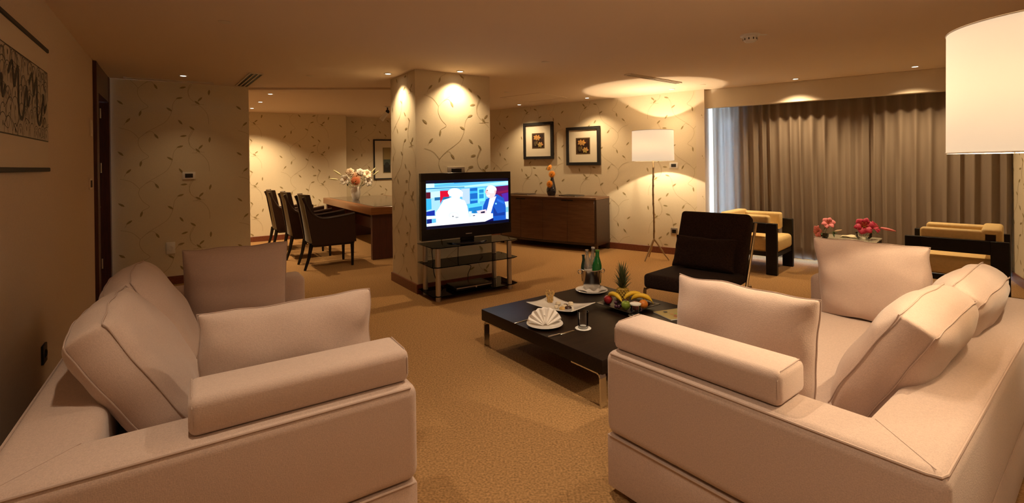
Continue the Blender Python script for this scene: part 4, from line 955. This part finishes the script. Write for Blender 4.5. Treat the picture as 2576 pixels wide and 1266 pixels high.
for x in (-0.18, 0.18):
    for y in (-0.1, 0.09): cyl(bm, (x, y, 0), (x, y, 0.005), 0.012, n=10)
obj('case', bm, BLACK, t)
bm = nb(); box(bm, -0.215, -0.1335, 0.030, 0.215, -0.1295, 0.037); obj('silver_trim', bm, STEEL, t)
bm = nb(); cyl(bm, (0.02, -0.1345, 0.024), (0.02, -0.129, 0.024), 0.008, n=12); obj('button', bm, STEEL, t)
bm = nb(); tube(bm, spline([stw(0.10, 0.30, 0.54), stw(0.055, 0.27, 0.48), stw(0.05, 0.24, 0.38), stw(0.055, 0.24, 0.30), stw(0.07, 0.25, 0.22), stw(0.12, 0.27, 0.12), stw(0.20, 0.30, 0.064)], 6), 0.0045, 7); tag(obj('power_cable', bm, MBLACK), 'black cable hanging at the left side of the television stand', 'cable')
bm = nb(); tube(bm, spline([stw(0.42, 0.36, 0.56), stw(0.42, 0.37, 0.45), stw(0.42, 0.375, 0.33), stw(0.44, 0.37, 0.27), stw(0.56, 0.37, 0.245), stw(0.58, 0.37, 0.22), stw(0.54, 0.36, 0.15), stw(0.52, 0.34, 0.09), stw(0.45, 0.345, 0.07)], 6), 0.004, 7); tag(obj('power_cable', bm, MBLACK), 'black cable looping behind the shelves of the television stand', 'cable')

# ------------------------------------------------------------------ sideboard with vase and folders
SBo = WR0 + WRD * 1.50 + WRN * 0.025     # right back corner
SBA = math.atan2(WRD.y, WRD.x)
t = thing('sideboard', 'long dark wood sideboard with a bowed front below the two flower prints', 'sideboard', (SBo.x, SBo.y, 0), SBA)
SL, SDp, SH, BOW = 1.90, 0.47, 0.855, 0.075
fy = lambda x: SDp + BOW * (1 - (2 * x / SL - 1) ** 2)     # local y runs into the room
def arc(x0, x1, d=0.0, n=14): return [(x0 + (x1 - x0) * k / n, fy(x0 + (x1 - x0) * k / n) + d) for k in range(n + 1)]
bm = nb(); prism(bm, [(0, 0)] + arc(0, SL, 0.012)[::1] + [(SL, 0)], SH - 0.035, SH, 0.003, 1); obj('top', bm, SIDEW, t)
bm = nb()
for x0, x1 in ((0, 0.03), (SL - 0.03, SL)): prism(bm, [(x0, 0), (x1, 0), (x1, fy(x1)), (x0, fy(x0))], 0.10, SH - 0.036)
prism(bm, [(0.03, 0)] + arc(0.03, SL - 0.03, -0.03) + [(SL - 0.03, 0)], 0.10, SH - 0.036)
for x0 in (0.0, SL - 0.05):
    for y0 in (0.0, fy(x0 + 0.025) - 0.05): box(bm, x0, y0, 0, x0 + 0.05, y0 + 0.05, 0.10)
prism(bm, [(0.03, 0.05)] + arc(0.03, SL - 0.03, -0.02) + [(SL - 0.03, 0.05)], 0.10, 0.135)
obj('carcass', bm, SIDED, t)
dw = (SL - 0.06 - 0.02) / 4
for k in range(4):
    x0 = 0.035 + k * (dw + 0.004); x1 = x0 + dw
    bm = nb(); prism(bm, arc(x0, x1, -0.028, 6) + arc(x0, x1, 0.0, 6)[::-1], 0.14, SH - 0.040, 0.002, 1); d_ = obj('door', bm, SIDEW, t)
    xm = x1 if k % 2 == 0 else x0; xa, xb = (xm - 0.10, xm - 0.003) if k % 2 == 0 else (xm + 0.003, xm + 0.10)
    bm = nb(); prism(bm, arc(xa, xb, -0.010, 4) + arc(xa, xb, 0.0015, 4)[::-1], SH - 0.062, SH - 0.041); obj('finger_pull', bm, MBLACK, d_)
def sbw(x, y, z): v = SBo + WRD * x + WRN * y; return Vector((v.x, v.y, z))
def folder(label, p, rz, w=0.36, h=0.27, m=MBLACK):
    t = thing('folder', label, 'folder', p, rz, 'leather folders on the sideboard')
    bm = nb(); box(bm, -w / 2, -h / 2, 0.0, w / 2, h / 2, 0.004, 0.001, 1); box(bm, -w / 2, -h / 2, 0.014, w / 2, h / 2, 0.018, 0.001, 1); box(bm, -w / 2 - 0.003, -h / 2, 0.0, -w / 2 + 0.004, h / 2, 0.018, 0.001, 1); obj('cover', bm, m, t)
    bm = nb(); box(bm, -w / 2 + 0.008, -h / 2 + 0.006, 0.0042, w / 2 - 0.006, h / 2 - 0.006, 0.0138); obj('pages', bm, PAPER, t)
folder('dark folder lying on the left part of the sideboard behind the television', sbw(1.58, 0.24, SH), SBA + R(180), 0.42, 0.27, LEATHER)
folder('dark folder lying on the sideboard right of the black vase', sbw(0.56, 0.25, SH), SBA + R(170), 0.34, 0.25, BLACKW)
vp = sbw(0.955, 0.25, SH)
bm = nb(); lathe(bm, [(0, 0), (0.055, 0.0), (0.066, 0.012), (0.082, 0.06), (0.083, 0.105), (0.068, 0.165), (0.044, 0.225), (0.028, 0.285), (0.024, 0.34), (0.030, 0.40), (0.026, 0.40), (0.018, 0.34), (0.018, 0.30), (0, 0.29)], n=36)
for v in bm.verts:
    z = v.co.z; v.co.x += 0.016 * math.sin(max(0, z - 0.15) * 12)
o = obj('bottle_vase', bm, mat('black_glaze', (0.010, 0.011, 0.022), 0.08, coat=0.8)); o.location = vp; tag(o, 'glossy black long necked vase on the sideboard', 'vase')

# ------------------------------------------------------------------ flowers
STEM = mat('flower_stem', (0.10, 0.17, 0.05), 0.6); FLEAF = mat('flower_leaf', (0.045, 0.085, 0.02), 0.5, var=(30, 0.3, (1, 1, 1), 0))
def aim(d, roll=0.0): return Vector(d).to_track_quat('Z', 'Y').to_matrix().to_4x4() @ Matrix.Rotation(roll, 4, 'Z')
def petal(bm, M, L, w, curl, lift=0.35, n=6, mi=0):
    """one petal leaving the origin along +x, opening towards +z"""
    prev = None
    for j in range(n + 1):
        f = j / n; x = L * (f * math.cos(lift) - curl * 0.0); z = L * (f * math.sin(lift)) - curl * L * f * f * 1.2
        ww = w * math.sin(PI * min(1, f * 0.94 + 0.05)) ** 0.8
        row = [bm.verts.new(M @ Vector((x, -ww, z + 0.10 * ww))), bm.verts.new(M @ Vector((x, 0, z - 0.12 * ww))), bm.verts.new(M @ Vector((x, ww, z + 0.10 * ww)))]
        if prev:
            for a, b in ((0, 1), (1, 2)): f_ = bm.faces.new((prev[a], prev[b], row[b], row[a])); f_.material_index = mi
        prev = row
def lily_bm(c, d, R_, np=6):
    bm = nb(); M0 = Matrix.Translation(c) @ aim(d)
    for k in range(np): petal(bm, M0 @ Matrix.Rotation(2 * PI * k / np + 0.2, 4, 'Z') @ Matrix.Translation((0.004, 0, 0)), R_, R_ * (0.27 if k % 2 else 0.35), 0.40, 0.80)
    return bm
def gerbera_bm(c, d, R_, rings=((22, 1.0, 0.18), (18, 0.78, 0.35), (14, 0.52, 0.6))):
    bm = nb(); M0 = Matrix.Translation(c) @ aim(d)
    for n, f, lf in rings:
        for k in range(n): petal(bm, M0 @ Matrix.Rotation(2 * PI * (k + 0.5 * f) / n, 4, 'Z'), R_ * f, R_ * 0.13, 0.18, lf, 4)
    return bm
def rose_bm(c, d, R_):
    bm = nb(); M0 = Matrix.Translation(c) @ aim(d)
    for n, f, lf in ((7, 1.0, 0.35), (7, 0.85, 0.75), (5, 0.65, 1.1), (4, 0.45, 1.35)):
        for k in range(n): petal(bm, M0 @ Matrix.Rotation(2 * PI * (k + 0.37 * n) / n, 4, 'Z'), R_ * f, R_ * 0.42, 0.25, lf, 6)
    return bm
def bud_bm(c, d, L):
    bm = nb(); lathe(bm, [(0, 0), (L * 0.07, 0.04 * L), (L * 0.11, 0.35 * L), (L * 0.085, 0.75 * L), (L * 0.03, 0.97 * L), (0, L)], n=10, M=Matrix.Translation(c) @ aim(d)); return bm
def flower(kind, label, root, tip, d, size, m, group, leaf=0, centre=None, cat='flower'):
    """one cut flower: bloom at tip facing d, stem from root"""
    t = thing(kind, label, cat, root, 0, group)
    r0 = Vector(root); tp = Vector(tip) - r0; d = Vector(d).normalized()
    bm = {'lily': lily_bm, 'gerbera': gerbera_bm, 'rose': rose_bm, 'lily_bud': bud_bm}[kind](tp, d, size)
    o = obj('bloom' if kind != 'lily_bud' else 'bud', bm, m, t, angle=80)
    if kind != 'lily_bud': md = o.modifiers.new('petal', 'SOLIDIFY'); md.thickness = 0.0008
    if kind in ('gerbera', 'lily'):
        bm = nb()
        if kind == 'gerbera': ball(bm, tp + d * 0.006, size * 0.20, 1, 1, 0.6, 12)
        else:
            x, y = frame_of(d)
            for k in range(6): q = x * math.cos(k * 1.047) + y * math.sin(k * 1.047); tube(bm, [tp + d * 0.005, tp + d * size * 0.45 + q * size * 0.12, tp + d * size * 0.55 + q * size * 0.24], 0.0012, 5); ball(bm, tp + d * size * 0.55 + q * size * 0.24, 0.0042, n=6)
        obj('centre', bm, centre or mat('pollen', (0.35, 0.14, 0.02), 0.7), t)
    bm = nb(); mid = tp * 0.55 + Vector((0, 0, 0.10 * tp.length)); tube(bm, spline([(0, 0, 0), mid, tp - d * 0.001], 6), 0.0024, 6); obj('stem', bm, STEM, t)
    rnd = random.Random(len(label) * 7 + int(size * 1e4))
    for k in range(leaf):
        bm = nb(); an = rnd.uniform(0, 2 * PI); base = tp * rnd.uniform(0.6, 0.9)
        petal(bm, Matrix.Translation(base) @ Matrix.Rotation(an, 4, 'Z'), 0.07 + 0.05 * rnd.random(), 0.013, 0.35, rnd.uniform(-0.2, 0.5), 6); o = obj('leaf', bm, FLEAF, t, angle=80); md = o.modifiers.new('leaf', 'SOLIDIFY'); md.thickness = 0.0008
    return t
ORANGEF = mat('orange_petal', (0.90, 0.36, 0.03), 0.6); WHITEF = mat('white_petal', (0.80, 0.76, 0.68), 0.6); PEACHF = mat('peach_petal', (0.85, 0.50, 0.30), 0.6); PALEF = mat('pale_peach_petal', (0.86, 0.68, 0.50), 0.6); CORALF = mat('coral_petal', (0.80, 0.25, 0.10), 0.6); PINKF = mat('pink_petal', (0.74, 0.22, 0.24), 0.6); MAGF = mat('magenta_petal', (0.48, 0.025, 0.08), 0.55); BUDF = mat('pale_green_bud', (0.74, 0.72, 0.42), 0.6)
nrm = Vector((WRN.x, WRN.y, 0)); alg = Vector((WRD.x, WRD.y, 0)); V3 = lambda x, y, z: Vector((x, y, z))
rim = vp + V3(0, 0, 0.30)
gsb = 'orange gerberas in the black vase'
flower('gerbera', 'orange gerbera at the top of the black vase', rim + V3(0.004, 0, 0), vp + alg * 0.02 + V3(0, 0, 0.475) + nrm * 0.02, nrm + V3(0, 0, 0.5) + alg * 0.3, 0.062, ORANGEF, gsb)
flower('gerbera', 'orange gerbera in the middle of the black vase', rim + V3(-0.004, 0.004, 0), vp - alg * 0.045 + V3(0, 0, 0.365) + nrm * 0.05, nrm + V3(0, 0, 0.15) - alg * 0.25, 0.066, ORANGEF, gsb)
flower('gerbera', 'orange gerbera hanging lowest in front of the black vase', rim + V3(0.002, -0.006, 0), vp - alg * 0.030 + V3(0, 0, 0.20) + nrm * 0.105, nrm + V3(0, 0, 0.1), 0.068, ORANGEF, gsb)

# ------------------------------------------------------------------ dining table and chairs
DC = Vector((-2.085, 7.16)); DU = Vector((0.829, 0.559)); DV = Vector((-0.594, 0.804)); DZ = 0.79
DA = math.atan2(DU.y, DU.x)
t = thing('dining_table', 'long dark dining table with an orange brown rim and a dark inlaid top', 'dining table', (DC.x, DC.y, 0), DA)
TW, TL = 1.25, 2.95
bm = nb(); box(bm, 0, 0, DZ - 0.115, TW, TL, DZ - 0.004, 0.006, 2); obj('rim', bm, TABW, t)
bm = nb(); box(bm, 0.10, 0.10, DZ - 0.006, TW - 0.10, TL - 0.10, DZ, 0.002, 1); obj('inlaid_top', bm, mat('polished_dark_top', (0.05, 0.03, 0.022), 0.16, var=(7, 0.8, (1, 1, 1), 0.05), coat=0.5), t)
for y0 in (0.06, TL - 0.14):
    bm = nb(); box(bm, 0.04, y0, 0, TW - 0.04, y0 + 0.08, DZ - 0.116, 0.004, 1); obj('end_panel', bm, MAHOG, t)
bm = nb(); box(bm, 0.58, 0.14, 0.25, 0.67, TL - 0.14, 0.45); obj('stretcher', bm, MAHOG, t)
def dw_(x, y, z): v = DC + DU * x + DV * y; return V3(v.x, v.y, z)
def dining_chair(label, loc, rz):
    """armchair facing local +x; upholstered back, swept arms, four tapered legs"""
    t = thing('dining_chair', label, 'chair', loc, rz, 'dining chairs along the table')
    HW = 0.285
    bm = nb(); box(bm, -0.24, -HW + 0.02, 0.30, 0.33, HW - 0.02, 0.47, 0.03, 3); obj('seat', bm, LEATHER, t)
    def back(u, v):
        y = (u - 0.5) * 2 * HW; z = 0.36 + 0.66 * v; lean = 0.10 * v ** 1.3
        return (-0.275 - lean + 0.05 * (2 * u - 1) ** 2, y * (1 - 0.03 * v), z)
    bm = nb(); g1 = grid(bm, lambda u, v: (back(u, v)[0] + 0.075 - 0.02 * v, back(u, v)[1], back(u, v)[2]), 12, 12, 0); g2 = grid(bm, lambda u, v: back(u, v), 12, 12, 1)
    for i in range(12):
        for j in (0, 12): bm.faces.new((g1[i][j], g1[i + 1][j], g2[i + 1][j], g2[i][j]))
        for k in (0, 12): bm.faces.new((g1[k][i], g1[k][i + 1], g2[k][i + 1], g2[k][i]))
    obj('backrest', bm, [LEATHER, TAUPE], t)
    for sg in (-1, 1):
        bm = nb(); y = sg * HW; n = 18
        top = spline([(-0.36, y, 1.0), (-0.30, y, 0.86), (-0.22, y, 0.745), (-0.10, y, 0.70), (0.08, y, 0.712), (0.32, y, 0.745)], 4)
        tube(bm, [p + V3(0, 0, -0.012) for p in top], [0.022] * len(top), 10)
        pts = [(p.x, p.z - 0.02) for p in top]; poly = pts + [(0.335, 0.34), (-0.25, 0.34)]
        a = [bm.verts.new((x, y - 0.017, z)) for x, z in poly]; b = [bm.verts.new((x, y + 0.017, z)) for x, z in poly]
        bm.faces.new(a); bm.faces.new(b[::-1])
        for k in range(len(poly)): bm.faces.new((a[k], a[(k + 1) % len(a)], b[(k + 1) % len(a)], b[k]))
        obj('arm', bm, LEATHER, t)
    for (x, y, dx) in ((0.29, HW - 0.03, 0.0), (0.29, -HW + 0.03, 0.0), (-0.25, HW - 0.035, -0.09), (-0.25, -HW + 0.035, -0.09)):
        bm = nb(); tube(bm, [(x + dx, y, 0.0), (x + dx * 0.4, y, 0.17), (x, y, 0.36)], [0.017, 0.021, 0.028], 4); obj('leg', bm, BLACKW, t, angle=30)
    return t
CHL = ['dark leather dining armchair nearest the pillar, full side in view', 'dining armchair second in the row, between the other two', 'dining armchair farthest in the row, by the alcove back wall']
cr = DA - R(1)
base = V3(-2.66, 6.955, 0)
first = dining_chair(CHL[0], base, cr)
for k in (1, 2):
    v = DV * (0.93 * k); dup(first, base + V3(v.x - 0.045 * k, v.y, 0), cr, CHL[k])
# white vase and bouquet
dv = dw_(0.45, 2.05, DZ); dv = V3(-2.85, 8.86, DZ)
bm = nb(); lathe(bm, [(0, 0), (0.052, 0), (0.062, 0.02), (0.082, 0.10), (0.086, 0.17), (0.080, 0.235), (0.076, 0.24), (0.078, 0.17), (0.06, 0.03), (0, 0.02)], n=36); o = obj('ceramic_vase', bm, WHITE); o.location = dv; tag(o, 'rounded white vase on the dining table', 'vase')
# the spread of the bouquet, seen square on from the seating
fx = V3(0.95, 0.31, 0).normalized(); ft = V3(0.31, -0.95, 0); rimv = dv + V3(0, 0, 0.15)
gb = 'flowers in the white vase'
def bq(kind, label, x, z, size, m, dx=0.0, dz=0.25, y=0.0, leaf=1):
    tip = dv + fx * x + ft * (0.06 + y) + V3(0, 0, 0.24 + z); flower(kind, label, rimv + fx * max(-0.045, min(0.045, x * 0.25)), tip, ft + fx * dx + V3(0, 0, dz), size, m, gb, leaf)
bq('rose', 'pale peach rose at the upper left of the dining bouquet', -0.095, 0.265, 0.088, PALEF, -0.2, 0.5)
bq('rose', 'white rose at the upper right of the dining bouquet', 0.080, 0.255, 0.088, WHITEF, 0.2, 0.5)
bq('gerbera', 'peach gerbera at the centre of the dining bouquet', 0.02, 0.195, 0.090, PEACHF, 0, 0.3, 0.03)
bq('gerbera', 'coral gerbera low at the centre of the dining bouquet', 0.0, 0.105, 0.092, CORALF, 0, 0.1, 0.06)
bq('lily', 'white lily at the left of the dining bouquet', -0.165, 0.125, 0.14, WHITEF, -0.5, 0.2, 0.02, 4)
bq('lily', 'cream lily at the upper right of the dining bouquet', 0.19, 0.215, 0.135, PALEF, 0.6, 0.6, 0, 4)
bq('lily', 'white lily low at the right of the dining bouquet', 0.205, 0.085, 0.125, WHITEF, 0.7, 0.1, 0.03, 4)
for lb, x, z, d, L_ in (('slender pale lily bud pointing up left from the dining bouquet', -0.25, 0.215, (-0.75, 0.55), 0.16), ('slender pale lily bud pointing left from the dining bouquet', -0.30, 0.135, (-1.0, 0.12), 0.15), ('slender pale lily bud at the upper right edge of the dining bouquet', 0.27, 0.24, (0.6, 0.75), 0.13), ('slender pale lily bud reaching farthest right from the dining bouquet', 0.31, 0.20, (0.75, 0.6), 0.13)):
    tip = dv + fx * x + ft * 0.03 + V3(0, 0, 0.24 + z); flower('lily_bud', lb, rimv + fx * (0.03 if x > 0 else -0.03), tip, fx * d[0] + V3(0, 0, d[1]), L_, BUDF, gb, 1)

# ------------------------------------------------------------------ lounge chair
LC = V3(1.155, 4.352, 0); LA = R(48.3)   # local x = depth towards the back, local -y = along the front to the right
t = thing('lounge_chair', 'dark brown upholstered lounge chair with a raked back behind the coffee table', 'lounge chair', LC, LA)
LWd, LDp = 0.66, 0.80
bm = nb(); box(bm, 0, -LWd, 0.275, LDp, 0, 0.405, 0.035, 4)
for v in bm.verts:
    if v.co.z > 0.34: u, w = v.co.x / LDp, -v.co.y / LWd; v.co.z += 0.02 * math.sin(PI * max(0, min(1, u))) * math.sin(PI * max(0, min(1, w))) - 0.03 * u
obj('seat', bm, BROWNF, t)
bm = nb(); box(bm, -0.02, -LWd, 0.0, 0.12, 0, 0.605, 0.035, 4, M=Matrix.Translation((LDp - 0.16, 0, 0.345)) @ Matrix.Rotation(R(24), 4, 'Y')); obj('backrest', bm, BROWNF, t)
for sg in (0.012, -LWd - 0.012):
    bm = nb()
    tube(bm, [(0.06, sg, 0.255), (LDp - 0.06, sg, 0.235)], 0.013, 8); tube(bm, [(LDp - 0.13, sg, 0.235), (LDp + 0.20, sg, 0.80)], 0.013, 8); obj('side_rail', bm, BRONZE, t)
    for x in (0.06, LDp - 0.02):
        bm = nb(); tube(bm, [(x, sg, 0.25), (x + (0.07 if x > 0.4 else -0.015), sg, 0.0)], [0.016, 0.011], 8); obj('leg', bm, BRONZE, t)
lm = Matrix.Translation(LC) @ Matrix.Rotation(LA, 4, 'Z')
bm, lp = cushion(0.56, 0.30, 0.14, 0.25, 12); o = obj('lumbar_cushion', bm, BROWNF, angle=75, sub=1)
o.matrix_world = lm @ Matrix.Translation((LDp - 0.275, -0.33, 0.400)) @ Matrix.Rotation(R(-90), 4, 'Z') @ Matrix.Rotation(R(-22), 4, 'X'); tag(o, 'small dark brown cushion on the lounge chair seat', 'cushion')
b2 = nb(); tube(b2, lp[0], 0.003, 6, closed=True); obj('piping', b2, BROWNF, o)

# ------------------------------------------------------------------ black framed armchairs by the window
def frame_chair(label, loc, rz):
    """front ends of the two arm frames at x = 0, backwards along +x; near frame at y = 0, far one at y = -W"""
    t = thing('armchair', label, 'armchair', loc, rz, 'black framed armchairs by the window')
    Wd, Dp, AH = 0.74, 0.74, 0.63
    for y in (0.0, -Wd + 0.055):
        bm = nb(); box(bm, 0, y - 0.055, 0, 0.125, y, AH, 0.004, 1); box(bm, Dp - 0.125, y - 0.055, 0, Dp, y, AH, 0.004, 1); box(bm, 0.123, y - 0.0545, AH - 0.125, Dp - 0.123, y - 0.0005, AH, 0.003, 1); obj('arm_frame', bm, BLACKW, t)
    bm = nb(); box(bm, 0.015, -Wd + 0.054, 0.215, 0.06, -0.054, 0.265); box(bm, Dp - 0.06, -Wd + 0.054, 0.215, Dp - 0.015, -0.054, 0.265)
    for y in (-0.10, -Wd + 0.06): box(bm, 0.06, y, 0.2155, Dp - 0.06, y + 0.04, 0.2645)
    obj('seat_rail', bm, BLACKW, t)
    bm = nb(); box(bm, 0.0, -Wd + 0.062, 0.266, Dp - 0.05, -0.062, 0.44, 0.045, 5)
    for v in bm.verts:
        if v.co.z > 0.36: v.co.z += 0.018 * math.sin(PI * max(0, min(1, v.co.x / Dp)))
    obj('seat', bm, YELLOW, t)
    for y0, y1 in ((-0.175, -0.058), (-Wd + 0.058, -Wd + 0.175)):
        bm = nb(); box(bm, 0.11, y0, 0.50, Dp - 0.06, y1, 0.715, 0.028, 4); obj('arm_pad', bm, YELLOW, t)
    bm = nb(); box(bm, Dp - 0.19, -Wd + 0.058, 0.50, Dp - 0.045, -0.058, 0.735, 0.03, 4); obj('backrest', bm, YELLOW, t)
    return t
fc = frame_chair('straw yellow armchair in a black frame beside the lounge chair', (3.189, 5.891, 0), R(136))
# mirrored partner facing it across the small table: same build, turned round, its far side away
def frame_chair2(label, loc, rz): return frame_chair(label, loc, rz)
rdir = R(-46.0)
wdir = V3(math.cos(rdir), math.sin(rdir), 0); sdir = V3(-wdir.y, wdir.x, 0)
pf = V3(3.94, 4.90, 0) + sdir * 0.74
dup(fc, pf, rdir, 'straw yellow armchair in a black frame seen from its side, behind the right sofa')

# ------------------------------------------------------------------ side table between them
STc = V3(3.73, 5.95, 0); sa = R(-45)
t = thing('side_table', 'small table with a pale glass top and thin black legs between the armchairs', 'side table', STc, sa)
SW, SDd, SHh = 0.57, 0.45, 0.447
bm = nb(); box(bm, 0, 0, SHh - 0.012, SW, SDd, SHh, 0.003, 1); obj('glass_top', bm, mat('pale_glass_top', (0.58, 0.54, 0.42), 0.08, coat=0.6), t)
bm = nb()
for y in (0.02, SDd - 0.02): box(bm, 0.02, y - 0.011, SHh - 0.055, SW - 0.02, y + 0.011, SHh - 0.013)
for x in (0.02, SW - 0.02): box(bm, x - 0.0105, 0.02, SHh - 0.0545, x + 0.0105, SDd - 0.02, SHh - 0.0135)
obj('apron', bm, BLACKW, t)
for x in (0.022, SW - 0.022):
    for y in (0.022, SDd - 0.022):
        bm = nb(); box(bm, x - 0.013, y - 0.013, 0, x + 0.013, y + 0.013, SHh - 0.014); obj('leg', bm, BLACKW, t)
stm = Matrix.Translation(STc) @ Matrix.Rotation(sa, 4, 'Z')
def sw(x, y, z=0.0): return stm @ V3(x, y, SHh + z)
def small_bowl(p, label, m, r=0.05, h=0.055):
    bm = nb(); lathe(bm, [(0, 0), (r * 0.6, 0), (r * 0.95, h * 0.4), (r, h), (r * 0.94, h), (r * 0.88, h * 0.45), (r * 0.5, 0.006), (0, 0.006)], n=28); o = obj('flower_bowl', bm, m); o.location = p; tag(o, label, 'vase')
b1, b2_ = sw(0.055, 0.065), sw(0.42, 0.22)
small_bowl(b1, 'small dark bowl of pale pink lilies on the left end of the side table', mat('dark_bowl', (0.03, 0.03, 0.025), 0.2, coat=0.5), 0.045, 0.05)
small_bowl(b2_, 'low clear glass bowl with the magenta lily on the side table', CLEAR, 0.085, 0.075)
cd = V3(-0.53, -0.85, 0); cx = V3(0.85, -0.53, 0)
gl = 'lilies on the side table'
flower('lily', 'pale pink lily, the upper one at the left end of the side table', b1 + V3(0, 0, 0.02), b1 + cx * 0.035 + cd * 0.03 + V3(0, 0, 0.175), cd + cx * 0.1 + V3(0, 0, 0.6), 0.105, PINKF, gl, 2)
flower('lily', 'pale pink lily drooping over the left edge of the side table', b1 + V3(-0.01, 0, 0.02), b1 - cx * 0.055 + cd * 0.06 + V3(0, 0, 0.085), cd * 0.6 - cx * 0.8 + V3(0, 0, -0.05), 0.105, PINKF, gl, 2)
flower('lily_bud', 'small pale lily bud right of the pale pink lilies', b1 + V3(0.01, 0, 0.02), b1 + cx * 0.10 + V3(0, 0, 0.085), cx + V3(0, 0, 0.3), 0.08, PALEF, gl, 2)
flower('lily', 'large magenta lily on the right of the side table', b2_ + V3(0, 0, 0.02), b2_ + cd * 0.06 + V3(0, 0, 0.155), cd + V3(0, 0, 0.35), 0.145, MAGF, gl, 3, mat('lily_throat', (0.55, 0.30, 0.05), 0.7))
flower('lily', 'smaller magenta lily tucked behind the large magenta one', b2_ + V3(0.01, 0, 0.02), b2_ + cx * 0.09 - cd * 0.01 + V3(0, 0, 0.14), cx * 0.7 + cd * 0.4 + V3(0, 0, 0.5), 0.11, MAGF, gl, 2)
flower('lily_bud', 'long pink lily bud reaching right beyond the magenta lily', b2_ + V3(0.02, -0.01, 0.02), b2_ + cx * 0.16 + V3(0, 0, 0.145), cx - V3(0, 0, 0.22), 0.15, PINKF, gl, 1)
bm = nb()
def nap(u, v): return ((u - 0.5) * 0.17, (v - 0.5) * 0.13, 0.004 + 0.028 * math.sin(PI * u) ** 0.6 * (0.55 + 0.45 * math.sin(PI * v)) + 0.006 * math.sin(7 * u + 4 * v))
grid(bm, nap, 14, 10); o = obj('cloth_napkin', bm, mat('cream_cloth', (0.72, 0.64, 0.44), 0.85), angle=60); md = o.modifiers.new('cloth', 'SOLIDIFY'); md.thickness = 0.003
place(o, sw(0.27, 0.26, 0.002), sa); tag(o, 'folded cream cloth between the two flower bowls', 'napkin')
